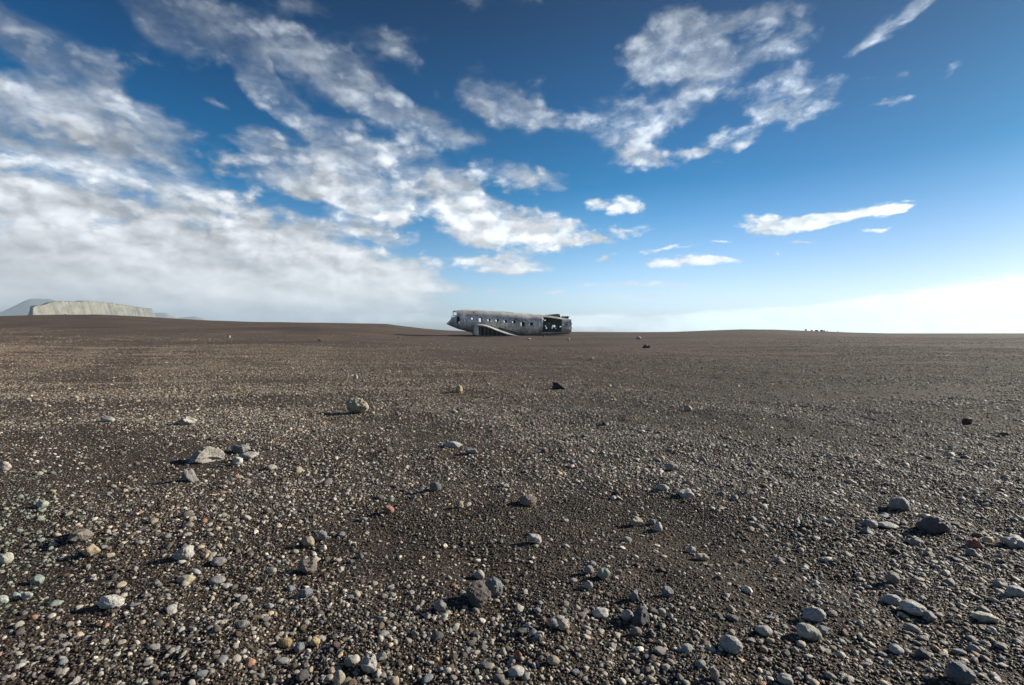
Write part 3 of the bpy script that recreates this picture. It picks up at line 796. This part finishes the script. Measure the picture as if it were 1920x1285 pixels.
def metal_mat(name, base, dirt, interior=False):
    m, t, bs = mat(name)
    tcn = t.n('ShaderNodeTexCoord')
    oc = tcn.outputs['Object']
    sp = t.n('ShaderNodeSeparateXYZ', {0: oc})
    n1 = t.noise(oc, .9, 6, .65)
    n2 = t.noise(t.v('MULTIPLY', oc, (1, 1, .35)), 5.5, 6, .7, .4)
    n3 = t.noise(oc, 17, 4, .7)
    col = t.mix(t.rng(n1, .35, .68), (*[c*.72 for c in base], 1), (*[c*1.15 for c in base], 1))
    lit_roof = t.rng(t.m('ADD', sp.outputs[2], t.m('MULTIPLY', sp.outputs[0], .035)), 2.15, 2.65, 1.0, .15)  # dirt thins towards the top, painting the sunlit roof brighter
    col = t.mix(t.m('MULTIPLY', t.rng(n2, .50, .66, 0, .8), lit_roof), col, (*dirt, 1))
    col = t.mix(t.rng(n3, .60, .72, 0, .45), col, (*[c*.4 for c in dirt], 1))
    # riveted panel joints: every frame along the body, and stringer lines
    def line(v, pitch, wdt):
        f = t.m('FRACT', t.m('DIVIDE', v, pitch))
        return t.m('LESS_THAN', t.m('ABSOLUTE', t.m('SUBTRACT', f, .5)), wdt/pitch)
    ln = t.m('MAXIMUM', line(sp.outputs[0], .96, .014), line(sp.outputs[2], .43, .012))
    pan = t.vor(t.v('MULTIPLY', oc, (1/1.92, 0, 1/.86)), 1.0, 'Color')
    pv = t.n('ShaderNodeSeparateColor', {0: pan}).outputs[0]
    pvv = t.m('ADD', t.m('MULTIPLY', pv, .5), .74)
    col = t.mix(1, col, t.n('ShaderNodeCombineColor', {0: pvv, 1: pvv, 2: pvv}).outputs[0], 'MULTIPLY')
    col = t.mix(t.m('MULTIPLY', ln, .55), col, (.04, .04, .04, 1))
    lit_roof_blot = t.rng(t.m('ADD', sp.outputs[2], t.m('MULTIPLY', sp.outputs[0], .035)), 2.15, 2.65, 1.0, .05)  # blotches also left off the top: sunlit roof put into the colour
    blot = t.noise(t.v('MULTIPLY', oc, (1, 1, .6)), 2.1, 5, .7, .8)
    col = t.mix(t.m('MULTIPLY', t.rng(blot, .48, .64, 0, .55), lit_roof_blot), col, (*[c*1.3 for c in dirt], 1))
    if not interior and base[0] < .75:       # the nose is coloured dark grey
        nose = t.rng(t.m('ADD', sp.outputs[0], t.m('MULTIPLY', n2, .5)), .75, 1.25, .8, 0)
        col = t.mix(nose, col, (.07, .072, .075, 1))
    # small holes and scars
    sc = t.vor(oc, 3.2)
    scr = t.m('LESS_THAN', sc, .10)
    col = t.mix(t.m('MULTIPLY', scr, .8), col, (.02, .02, .02, 1))
    t.put(bs.inputs['Base Color'], col)
    bs.inputs['Metallic'].default_value = 0.0 if interior else .22
    t.put(bs.inputs['Roughness'], t.rng(n2, .3, .7, .34, .60))
    bp = t.n('ShaderNodeBump', {'Height': t.m('ADD', t.m('MULTIPLY', n1, .08), t.m('MULTIPLY', n3, .012)), 'Strength': .6, 'Distance': 1.0})
    t.put(bs.inputs['Normal'], bp.outputs[0])
    return m

STA = np.array([  # picture x, roof y, belly y, width factor
    (838, 605.8, 608.2, .25), (841, 603.2, 610.2, .38), (845, 599, 612.4, .60), (846.6, 596.5, 613, .68), (847.6, 591, 613.4, .74), (848.8, 586, 613.8, .80),
    (850.5, 583.8, 614.4, .86), (854, 582.6, 615.7, .92), (860, 581.8, 617.6, .97), (868, 581.4, 619.8, 1), (880, 581.5, 623, 1), (892, 582, 625.8, 1), (905, 582.7, 627.2, 1),
    (930, 584, 628.4, 1), (965, 585.8, 629, .98), (1000, 588, 629, .95), (1016, 589, 628.7, .93), (1050, 590.2, 627.8, .86), (1072.5, 591.2, 626.8, .80)])
def station(px):
    top = np.interp(px, STA[:, 0], STA[:, 1]); bot = np.interp(px, STA[:, 0], STA[:, 2]); wf = np.interp(px, STA[:, 0], STA[:, 3])
    return Z_(top), Z_(bot), 1.22*wf

def skin_point(px, th, off=0.0):
    """th = 0 at the roof, pi/2 on the side towards the viewpoint (-Y)."""
    zt, zb, a = station(px)
    b = (zt-zb)/2
    c, s = np.cos(th), np.sin(th)
    e = .86                                # a slightly squared oval
    y = -np.sign(s)*np.abs(s)**e*(a+off)
    z = (zt+zb)/2+np.sign(c)*np.abs(c)**e*(b+off)
    return np.stack([np.broadcast_to(X_(px), y.shape), y, z], -1)

WINDOWS = [  # x, y, w, h of the openings along the cabin
    (885.2, 597.6, 5.6, 5.2), (899.9, 600.0, 6.8, 9.0), (914.9, 600.3, 5.8, 4.8), (930.2, 601.2, 6.2, 5.4), (945.4, 602.8, 6.4, 4.8), (961.3, 604, 6.4, 5.6),
    (977.4, 607.6, 7.2, 8.8), (994, 608.2, 5.4, 5.2)]
SCARS = [(859.4, 600.6, 5.6, 12.5), (867.6, 602.4, 2.6, 2.8), (874.6, 602.2, 1.6, 2.4), (887.2, 586.4, 2.6, 2.2), (904.6, 589.4, 1.6, 1.2), (965, 599.6, 2.6, 1.8), (970, 601.4, 2.6, 1.4),
         (1003, 596, 1.6, 1.4), (1002, 601, 1.8, 1.6), (1007.2, 609.4, 3.8, 2.2), (871, 616.2, 4.0, 1.6), (936.8, 615.2, 3, 2), (1061, 608, 2.6, 3.4), (1055, 612.6, 4.6, 1.4), (1067.5, 615, 2.4, 1.2), (990.6, 607.6, .9, 5)]
FARSCARS = [(861.2, 604.2, 2.0, 2.2), (1018, 608.6, 7.5, 5.2), (1026, 599.6, 2.8, 2.2), (1027.5, 611, 1.4, 1.2), (1029, 614.6, 2.4, 2.8), (1043, 611, 6.0, 4.6), (1040, 614.6, 2.6, 1.6), (1047, 615, 1.6, 1.4), (1062.5, 606.6, 3.2, 3), (1056, 612, 4, 1.6), (867.6, 602.4, 2, 2), (1034, 606, .9, .9)]

def inside(rect, px, py, sup=4):
    x, y, w, h = rect
    return (np.abs((px-x)/(w/2))**sup+np.abs((py-y)/(h/2))**sup) < 1

def in_poly(poly, px, py):
    c = np.zeros(px.shape, bool)
    n = len(poly)
    for i in range(n):
        x1, y1 = poly[i]; x2, y2 = poly[(i+1) % n]
        cross = ((y1 > py) != (y2 > py)) & (px < (x2-x1)*(py-y1)/(y2-y1+1e-9)+x1)
        c ^= cross
    return c

CARGO = [(1016.2, 595.2), (1017.5, 594.4), (1052.2, 598.8), (1051.6, 622.6), (1014.8, 623.2)]
SLIT = [(934, 614.2), (944, 617.2), (955, 620.2), (969.5, 624.2), (969.5, 625.8), (955, 622.2), (944, 619.0), (934, 616.4)]

def build_wreck():
    skin_m = metal_mat('weathered_aluminium', (.76, .735, .69), (.14, .128, .11))
    wing_m = metal_mat('pale_weathered_aluminium', (.78, .765, .73), (.44, .42, .39))
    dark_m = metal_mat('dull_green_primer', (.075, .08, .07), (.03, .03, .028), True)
    rib_m = metal_mat('dusty_bare_metal', (.30, .29, .27), (.14, .13, .12))
    root = bpy.data.objects.new('airplane_wreck', None)
    COL.objects.link(root)
    tag(root, 'stripped grey propeller airplane fuselage lying wrecked on black sand', 'airplane wreck')
    # skin ---------------------------------------------------------------
    NS, NTH = 420, 176
    pxs = np.concatenate([np.linspace(838, 858, 90, endpoint=False), np.linspace(858, 1072.5, NS)])
    ths = np.linspace(0, 2*np.pi, NTH, endpoint=False)
    PX, TH = np.meshgrid(pxs, ths, indexing='ij')
    P = skin_point(PX, TH)
    # dents
    g = np.random.default_rng(11)
    dn = np.zeros(PX.shape)
    for _ in range(26):
        k = g.normal(0, 1, 3)*g.choice([1.2, 2.4, 4.5]); dn += np.sin(P@k+g.uniform(0, 6.28))/np.linalg.norm(k)
    amp = np.interp(PX, [838, 850, 862, 1040, 1072], [.035, .03, .010, .010, .03])
    nrm = np.stack([np.zeros_like(TH), -np.sin(TH), np.cos(TH)], -1)
    P = P+nrm*(dn*amp)[..., None]
    V = P.reshape(-1, 3)
    n_s = len(pxs)
    ii, jj = np.meshgrid(np.arange(n_s-1), np.arange(NTH), indexing='ij')
    j2 = (jj+1) % NTH
    F = np.stack([ii*NTH+jj, ii*NTH+j2, (ii+1)*NTH+j2, (ii+1)*NTH+jj], -1)
    cen = (V[F[..., 0]]+V[F[..., 1]]+V[F[..., 2]]+V[F[..., 3]])/4
    fx = cen[..., 0]/U+838
    fy = 629-cen[..., 2]/U
    near = cen[..., 1] < 0
    jag = .5*np.sin(fx*2.1)+.35*np.sin(fx*5.3+1)+.3*np.sin(fy*3.7)
    hole = np.zeros(fx.shape, bool)
    for r in WINDOWS:
        hole |= inside(r, fx, fy)
    for r in SCARS:
        hole |= near & inside((r[0]+.15*math.sin(r[0]), r[1], r[2], r[3]), fx+jag*.25, fy+jag*.2, 2.5)
    for r in FARSCARS:
        hole |= ~near & inside(r, fx+jag*.4, fy+jag*.3, 2.5)
    # cockpit glazing: front pane, side pane, lower pane on both sides; the windscreen post stays
    for poly in ([(846.2, 595), (846.9, 590), (848.2, 586.4), (849.6, 586.2), (849.6, 591.8), (848, 592.3)],
                 [(850.6, 586.0), (856.6, 586.3), (856.4, 592.4), (850.6, 591.8)],
                 [(847, 596.0), (849, 593.4), (855.5, 593.6), (851, 595.2)]):
        hole |= in_poly(poly, fx, fy)
        c_ = np.mean(poly, 0)
        hole |= ~near & in_poly([tuple(c_+(np.array(p_)-c_)*1.45) for p_ in poly], fx, fy) & (fx > 846.5)
    # windscreen on the front of the cockpit (between the two side panes)
    front = (fx > 846.9) & (fx < 849.8) & (fy < 594) & (fy > 585.2) & (np.abs(cen[..., 1]) > .07)
    hole |= front
    hole |= near & in_poly(CARGO, fx+jag*.25, fy+jag*.2)
    hole |= near & in_poly(SLIT, fx, fy)
    # roof torn off at the rear
    edge = np.interp(fx, [1022, 1052, 1073], [590.2, 595.6, 599.0])
    hole |= near & (fx > 1022) & (fy < edge+jag*.3)
    hole |= ~near & (fx > 1052.5) & (fx < 1056) & (fy < 597)
    hole |= ~near & (fx > 1056) & (fy < 591.6+1.2*(np.sin(fx*1.9) > 0)) & (fx > 1056)
    # ragged rear end
    hole |= fx > 1071.2+.9*np.sin(fy*.8)+.4*np.sin(fy*2.7)
    # open underside of the crushed nose
    hole |= (fx < 842) & (fy > 608.0) & ~near
    Fk = F[~hole]
    me = np_mesh('fuselage_skin', V, Fk)
    bm = bmesh.new(); bm.from_mesh(me)
    bmesh.ops.delete(bm, geom=[v for v in bm.verts if not v.link_faces], context='VERTS')
    bm.to_mesh(me); bm.free()
    for p in me.polygons: p.use_smooth = True
    sk = link('fuselage_skin', me, skin_m, root)
    me.materials.append(dark_m)
    so = sk.modifiers.new('thickness', 'SOLIDIFY'); so.thickness = .025; so.offset = -1; so.material_offset = 1; so.material_offset_rim = 0
    # frames inside -------------------------------------------------------
    def arc_mesh(px, t0, t1, w, d, closed=False):
        n = 60
        th = np.linspace(t0, t1, n)
        pts = []
        for (dx_, off) in ((-w/2, -.035), (w/2, -.035), (w/2, -.035-d), (-w/2, -.035-d)):
            q = skin_point(np.full(n, px), th, off); q[:, 0] += dx_; pts.append(q)
        Vv = np.stack(pts, 1).reshape(-1, 3)
        Ff = []
        for i in range(n-1):
            for k in range(4):
                Ff.append((i*4+k, i*4+(k+1) % 4, (i+1)*4+(k+1) % 4, (i+1)*4+k))
        return np_mesh('frame', Vv, np.array(Ff), smooth=False)
    for px in (857.6, 878, 892.4, 907.4, 922.5, 938, 953.6, 969.3, 985.6, 1001, 1013.6):
        link('frame', arc_mesh(px, 0, 2*np.pi, .05, .09), dark_m, root)
    for px in (1024, 1033, 1042):
        link('frame', arc_mesh(px, np.pi*1.02, 2*np.pi+.05, .05, .09), dark_m, root)
    link('frame', arc_mesh(1054, np.pi*.34, np.pi*1.86, .06, .10), dark_m, root)
    link('frame', arc_mesh(1070, np.pi*.36, np.pi*1.86, .06, .12), dark_m, root)
    for zt in (.55, .85, 1.15, 1.45, 1.75):      # stringers of the far side seen through the door
        pass
    def box(bm, x0, x1, y0, y1, z0, z1):
        vs_ = [bm.verts.new((x, y, z)) for z in (z0, z1) for y in (y0, y1) for x in (x0, x1)]
        for f in ((0, 2, 3, 1), (4, 5, 7, 6), (0, 1, 5, 4), (2, 6, 7, 3), (1, 3, 7, 5), (0, 4, 6, 2)):
            bm.faces.new([vs_[i] for i in f])
    def bm_obj(name, bm, m, parent, bev=0):
        me = bpy.data.meshes.new(name)
        if bev:
            bmesh.ops.bevel(bm, geom=bm.edges[:], offset=bev, segments=2, affect='EDGES')
        bmesh.ops.recalc_face_normals(bm, faces=bm.faces[:])
        bm.to_mesh(me); bm.free()
        return link(name, me, m, parent)
    # floor ----------------------------------------------------------------
    fl = np.linspace(864, 1068, 80)
    zf = Z_(np.interp(fl, [864, 1000, 1068], [616.5, 620.5, 620.5]))
    V, Fq = [], []
    for p, z in zip(fl, zf):
        zt, zb, a = station(p); cz = (zt+zb)/2; b = (zt-zb)/2
        half = a*math.sqrt(max(0, 1-((z-cz)/b)**2))*.97
        V += [(X_(p), -half, z), (X_(p), half, z), (X_(p), half, z-.05), (X_(p), -half, z-.05)]
    for i in range(len(fl)-1):
        for k in range(4):
            Fq.append((i*4+k, i*4+(k+1) % 4, i*4+4+(k+1) % 4, i*4+4+k))
    link('cabin_floor', np_mesh('cabin_floor', V, np.array(Fq), smooth=False), dark_m, root)
    # bulkhead behind the cockpit, with its doorway ---------------------------
    bm = bmesh.new()
    th = np.linspace(0, 2*np.pi, 48, endpoint=False)
    q = skin_point(np.full(48, 872.), th, -.06)
    door = [(-.33, .75), (-.33, 2.25), (.33, 2.25), (.33, .75)]
    for (ya, yb, za, zb_) in ((-1.2, -.33, 0, 3.2), (.33, 1.2, 0, 3.2), (-.33, .33, 2.3, 3.2)):
        for i in range(48):
            pass
    def clip_panel(y0, y1, z0, z1):
        n = 16
        ys = np.linspace(y0, y1, n)
        zt, zb, a = station(872.); cz, b = (zt+zb)/2, (zt-zb)/2
        lo = [max(z0, cz-b*.93*math.sqrt(max(0, 1-(y/(a*.95))**2))) for y in ys]
        hi = [min(z1, cz+b*.93*math.sqrt(max(0, 1-(y/(a*.95))**2))) for y in ys]
        rows = [[bm.verts.new((X_(872)+dx_, y, zz)) for y, zz in zip(ys, arr)] for dx_ in (0, .04) for arr in (lo, hi)]
        A, B, C_, D_ = rows
        for i in range(n-1):
            bm.faces.new((A[i], A[i+1], B[i+1], B[i])); bm.faces.new((C_[i], D_[i], D_[i+1], C_[i+1]))
            bm.faces.new((A[i], C_[i], C_[i+1], A[i+1])); bm.faces.new((B[i], B[i+1], D_[i+1], D_[i]))
    clip_panel(-1.12, -.33, 0, 9); clip_panel(.33, 1.12, 0, 9); clip_panel(-.329, .329, 2.3, 9)
    bm_obj('bulkhead', bm, dark_m, root)
    # window rims -------------------------------------------------------------
    def theta_for(px, py, side):
        zt, zb, a = station(px); cz, b = (zt+zb)/2, (zt-zb)/2
        c = np.clip((Z_(py)-cz)/b, -1, 1)
        cc = np.sign(c)*np.abs(c)**(1/.86)
        th = math.acos(np.clip(cc, -1, 1))
        return th if side < 0 else 2*math.pi-th
    for (wx, wy, ww, wh) in WINDOWS:
        for side in (-1, 1):
            n = 40
            Vv = []
            for i in range(n):
                a_ = 2*np.pi*i/n
                ca, sa = math.cos(a_), math.sin(a_)
                kx, ky = np.sign(ca)*abs(ca)**.5, np.sign(sa)*abs(sa)**.5
                for (grow, off) in ((.0, .012), (.75, .012), (.75, -.01), (.0, -.03)):
                    px_, py_ = wx+kx*(ww/2+grow), wy+ky*(wh/2+grow)
                    Vv.append(skin_point(np.array([px_]), np.array([theta_for(px_, py_, side)]), off)[0])
            Ff = []
            for i in range(n):
                j = (i+1) % n
                for k in range(4):
                    Ff.append((i*4+k, i*4+(k+1) % 4, j*4+(k+1) % 4, j*4+k))
            link('window_frame', np_mesh('window_frame', Vv, np.array(Ff), smooth=False), skin_m, root)
    # cargo door sill and top rail -----------------------------------------------
    def rail(name, pts, w, d, m):
        Vv = []
        for (px_, py_) in pts:
            th_ = theta_for(px_, py_, -1)
            for (dz_, off) in ((-w/2, -.02), (w/2, -.02), (w/2, d), (-w/2, d)):
                q_ = skin_point(np.array([px_]), np.array([th_]), off)[0]; q_[2] += dz_; Vv.append(q_)
        Ff = []
        for i in range(len(pts)-1):
            for k in range(4):
                Ff.append((i*4+k, i*4+(k+1) % 4, i*4+4+(k+1) % 4, i*4+4+k))
        Ff += [(3, 2, 1, 0), tuple(len(Vv)-4+k for k in range(4))]
        return link(name, np_mesh(name, Vv, np.array(Ff), smooth=False), m, root)
    rail('door_sill', [(1015+i*4, 623.6-i*.06) for i in range(10)], .07, .05, wing_m)
    # torn roof flap standing up over the cargo door --------------------------------
    top = [(1023.5, 590.6), (1030, 589.6), (1038, 588.9), (1046, 588.3), (1051.5, 588.0), (1053.6, 590.6)]
    Vv = []
    for px_, py_ in top:
        zt, zb, a = station(px_)
        lift = Z_(py_)
        base_z = zt-.40
        y0 = .62
        Vv += [(X_(px_), y0, base_z), (X_(px_), y0-.28, lift), (X_(px_), y0-.25, lift+.015), (X_(px_), y0+.04, base_z)]
    Ff = []
    for i in range(len(top)-1):
        for k in range(4):
            Ff.append((i*4+k, i*4+(k+1) % 4, i*4+4+(k+1) % 4, i*4+4+k))
    Ff += [(3, 2, 1, 0), tuple(len(Vv)-4+k for k in range(4))]
    link('roof_flap', np_mesh('roof_flap', Vv, np.array(Ff), smooth=False), dark_m, root)
    # aerial mast stub -----------------------------------------------------------
    bm = bmesh.new()
    bmesh.ops.create_cone(bm, cap_ends=True, segments=10, radius1=.035, radius2=.012, depth=.26)
    bmesh.ops.rotate(bm, verts=bm.verts, cent=(0, 0, 0), matrix=__import__('mathutils').Matrix.Rotation(.5, 3, 'Y'))
    bmesh.ops.translate(bm, verts=bm.verts, vec=(X_(878.4), -.1, Z_(581.4)+.09))
    bm_obj('aerial_stub', bm, skin_m, root)
    # cockpit: instrument panel and seat backs seen through the panes ------------------
    bm = bmesh.new(); box(bm, X_(850.5), X_(852), -.75, .75, Z_(601), Z_(596.2)); bm_obj('instrument_panel', bm, dark_m, root, .02)
    for y in (-.42, .42):
        bm = bmesh.new(); box(bm, X_(859), X_(866), y-.24, y+.24, Z_(612), Z_(609.5)); box(bm, X_(865), X_(867), y-.23, y+.23, Z_(609.4), Z_(599)); bm_obj('pilot_seat', bm, dark_m, root, .03)
    # wing stubs -----------------------------------------------------------------
    up = np.array([(887.0, 620.5), (887.2, 615.5), (888.0, 611.8), (889.6, 609.4), (892.5, 608.1), (897, 607.9), (904, 608.6), (910, 610.0), (917, 612.4), (928, 616.8), (940, 621.2), (952, 625.2), (961, 627.8), (968, 629.4)])
    low = np.array([(968, 630.2), (956, 629.6), (930, 629.8), (905, 629.9), (893, 629.4), (888.5, 627.2), (887.3, 624)])
    # resample the outline
    loop = np.vstack([up, low, up[:1]])
    seg = np.r_[0, np.cumsum(np.hypot(*np.diff(loop, axis=0).T))]
    ss = np.linspace(0, seg[-1], 121)[:-1]
    ax = np.interp(ss, seg, loop[:, 0]); az_ = np.interp(ss, seg, loop[:, 1])
    cx0, cz0 = 910., 622.
    for side in (-1, 1):
        span = [.72, 1.1, 1.5, 1.9, 2.15, 2.42, 2.58, 2.66]
        drop = [0, 0, 0, 0, 0, .6, 2.2, 4.2]
        Vv = []
        for s_, k_ in zip(span, drop):
            for a_, z_ in zip(ax, az_):
                zz = z_+k_*np.clip((629.6-z_)/6, 0, 1)*np.clip((a_-886)/5, 0, 1)
                Vv.append((X_(a_+k_*.25), side*s_, Z_(zz)))
        n = len(ax)
        Ff = []
        for i in range(len(span)-1):
            for j in range(n):
                jn = (j+1) % n
                mid = (ax[j]+ax[jn])/2; mz = (az_[j]+az_[jn])/2
                under = mz > 626.5 and 892 < mid < 952 and i >= 3
                if not under:
                    Ff.append((i*n+j, i*n+jn, (i+1)*n+jn, (i+1)*n+j) if side > 0 else (i*n+j, (i+1)*n+j, (i+1)*n+jn, i*n+jn))
        ws = link('wing_stub', np_mesh('wing_stub', Vv, np.array(Ff)), wing_m, root)
        ws.data.materials.append(dark_m)
        so = ws.modifiers.new('thickness', 'SOLIDIFY'); so.thickness = .03; so.offset = -1; so.material_offset = 1
        def height_at(px_):
            return np.interp(px_, up[3:, 0], up[3:, 1])
        # closed front box of the leading edge
        bm = bmesh.new()
        yy = sorted((side*2.30, side*2.62))
        prof = [(887.6, 626), (887.6, 615.5), (888.6, 611.6), (890.4, 609.6), (894.5, 608.8), (896.0, 628.4), (890, 628.2)]
        A = [bm.verts.new((X_(a), yy[0], Z_(b))) for a, b in prof]; B = [bm.verts.new((X_(a), yy[1], Z_(b))) for a, b in prof]
        bm.faces.new(A); bm.faces.new(B[::-1])
        for i in range(len(prof)):
            j = (i+1) % len(prof); bm.faces.new((A[i], B[i], B[j], A[j]))
        bm_obj('leading_edge', bm, wing_m, ws)
        # spar web set back in the dark, and the broken stubs of the ribs at the open end
        bm = bmesh.new()
        cols = np.linspace(896, 957, 24)
        for a, b in zip(cols[:-1], cols[1:]):
            box(bm, X_(a), X_(b)+.001, *sorted((side*1.35, side*1.40)), Z_(629.6), Z_((height_at(a)+height_at(b))/2+.9))
        bm_obj('wing_spar', bm, dark_m, ws)
        for k, px_ in enumerate((898.5, 906.2, 912.5, 920.6, 928.4, 935.8)):
            bm = bmesh.new()
            w_ = .05 if k != 1 else .08
            y_ = side*(2.44-.05*(k % 2))
            box(bm, X_(px_)-w_/2, X_(px_)+w_/2, *sorted((y_, y_-side*.34)), Z_(629.9), Z_(height_at(px_)+1.0))
            bm_obj('wing_rib', bm, rib_m, ws)
        # stringer running along the cavity
        bm = bmesh.new()
        for (pa, pb) in ((896.5, 905), (905, 914), (914, 926)):
            box(bm, X_(pa), X_(pb), *sorted((side*2.20, side*2.26)), Z_(height_at(pb)+6.6), Z_(height_at(pb)+6.0))
        bm_obj('wing_stringer', bm, rib_m, ws)
    # place it: nose towards the left and a little nearer
    yaw = R(7)
    piv = np.array([X_(955), 0, 0])
    Y0 = 61.0
    cx_ = (955-960)/FPX*Y0
    loc = np.array([cx_, Y0])-np.array([math.cos(yaw)*piv[0], math.sin(yaw)*piv[0]])
    zz = 1-(629.3-625)*Y0/FPX
    root.location = (loc[0], loc[1], zz)
    root.rotation_euler = (0, 0, yaw)
    print('wreck ground', float(ground(cx_, Y0)), zz)

# ------------------------------------------------------------------ far cliffs
def build_mountains():
    mm, t, bs = mat('cliff_rock')
    geo = t.n('ShaderNodeNewGeometry'); pos = geo.outputs['Position']
    nz = t.n('ShaderNodeSeparateXYZ', {0: geo.outputs['Normal']}).outputs[2]
    n1 = t.noise(t.v('MULTIPLY', pos, (.02, .02, .05)), 1, 6, .65)
    n2 = t.noise(t.v('MULTIPLY', pos, (.035, .035, .012)), 1, 5, .7)
    c = t.mix(t.rng(n1, .35, .65), (.17, .16, .12, 1), (.27, .25, .195, 1))
    c = t.mix(t.rng(n2, .5, .7, 0, .6), c, (.10, .095, .08, 1))
    c = t.mix(t.rng(nz, .6, .9, 0, .8), c, (.13, .125, .06, 1))
    t.put(bs.inputs['Base Color'], c); bs.inputs['Roughness'].default_value = .95
    dm, t, bs = mat('haze_paled_slope')
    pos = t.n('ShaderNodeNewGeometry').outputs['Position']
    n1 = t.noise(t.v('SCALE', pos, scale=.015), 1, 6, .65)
    t.put(bs.inputs['Base Color'], t.mix(n1, (.30, .31, .325, 1), (.40, .41, .42, 1))); bs.inputs['Roughness'].default_value = .95  # distance haze painted in: rock colour lightened towards blue grey
    def range_(name, label, Y, poly, front, depth, m, rough, seed):
        xs = np.array([p[0] for p in poly]); ys = np.array([p[1] for p in poly])
        px = np.linspace(xs[0], xs[-1], 260)
        top = np.interp(px, xs, ys)
        g = np.random.default_rng(seed)
        k = g.uniform(.08, 1.2, 14); ph = g.uniform(0, 6.28, 14)
        wob = sum(np.sin(px*kk+p)/(1+kk*2) for kk, p in zip(k, ph))
        top = top+wob*rough*.25
        prof = [(-front*1.9, 0.0), (-front*1.1, .16), (-front*.6, .36), (-front*.3, .50), (-front*.12, .80), (-front*.05, .93), (0, 1.0), (depth*.4, 1.0), (depth*.8, .8), (depth*1.3, 0)]
        # refine the profile
        pd = np.interp(np.linspace(0, 9, 46), range(10), [p[0] for p in prof]); ph_ = np.interp(np.linspace(0, 9, 46), range(10), [p[1] for p in prof])
        V = []
        Yv = np.interp(px, [xs[0], xs[-1]], Y)
        zt = 1+(625-top)*Yv/FPX
        x = (px-960)/FPX*Yv
        tv = np.array([x[-1]-x[0], Yv[-1]-Yv[0]]); tv /= np.linalg.norm(tv)
        for d, h in zip(pd, ph_):
            gully = np.abs(np.sin(px*.55+2*np.sin(px*.13)))*front*.22*(rough >= 1)+np.sin(px*1.7+h*3)*front*.05*(rough >= 1)
            d = d if d < 0 else d*np.clip((px-xs[0]-18)/90, .05, 1)
            dd = d+gully*(h > .05)*(h < .999)
            V.append(np.column_stack([x-tv[1]*dd, Yv+tv[0]*dd, -2+(zt+2)*h]))
        V = np.array(V); n = len(px)
        ii, jj = np.meshgrid(np.arange(len(pd)-1), np.arange(n-1), indexing='ij')
        F = np.column_stack([(ii*n+jj).ravel(), (ii*n+jj+1).ravel(), ((ii+1)*n+jj+1).ravel(), ((ii+1)*n+jj).ravel()])
        tag(link(name, np_mesh(name, V.reshape(-1, 3), F), m), label, 'mountain', kind='structure')
    range_('cliff', 'pale ochre flat topped cliff standing hazy beyond the left ridge', (1250, 2250),
           [(62, 600), (62.8, 592), (63.8, 577), (72, 573), (84, 571.5), (100, 566.5), (118, 565), (140, 566), (165, 564.6), (185, 566), (205, 568), (222, 569.5), (240, 572.5), (255, 575), (275, 577.5), (286, 579.5), (290, 590), (297, 600)], 45, 60, mm, 1.0, 3)
    range_('mountain', 'blue grey mountain slope behind the left end of the cliff', (2000, 2400),
           [(-160, 597), (-60, 592), (0, 587), (28, 574), (48, 564), (58, 560.5), (75, 560.2), (98, 561.4), (112, 566), (160, 575), (220, 590), (260, 600)], 45, 50, dm, .3, 4)
    range_('mountain', 'faint low far hills right of the cliff', (2300, 2450),
           [(255, 600), (285, 587), (300, 586.4), (312, 587), (324, 592), (335, 596), (350, 594.6), (366, 593.4), (378, 596), (395, 602)], 60, 160, dm, .2, 5)


tk = []
if not SKY_ONLY:
    tk = build_stones()
    build_grit()
    build_pebbles(tk)
    build_wreck()
    build_mountains()

# ------------------------------------------------------------------ haze: one box of thin even air
if HAZE:
    hm = bpy.data.materials.new('thin_air')
    hm.use_nodes = True
    ht = hm.node_tree
    for n in list(ht.nodes):
        if n.type != 'OUTPUT_MATERIAL':
            ht.nodes.remove(n)
    pvn = ht.nodes.new('ShaderNodeVolumePrincipled')
    pvn.inputs['Color'].default_value = (.52, .80, 1, 1)
    pvn.inputs['Density'].default_value = HAZE
    pvn.inputs['Anisotropy'].default_value = .4
    ht.links.new(pvn.outputs[0], ht.nodes['Material Output'].inputs['Volume'])
    bm = bmesh.new()
    bmesh.ops.create_cube(bm, size=1)
    hme = bpy.data.meshes.new('haze'); bm.to_mesh(hme); bm.free()
    ho = link('haze', hme, hm)
    ho.scale = (7200, 7200, 150)
    ho.location = (0, 0, 150/2-5)
    tag(ho, 'thin pale air that softens the far cliffs', 'haze', kind='stuff')
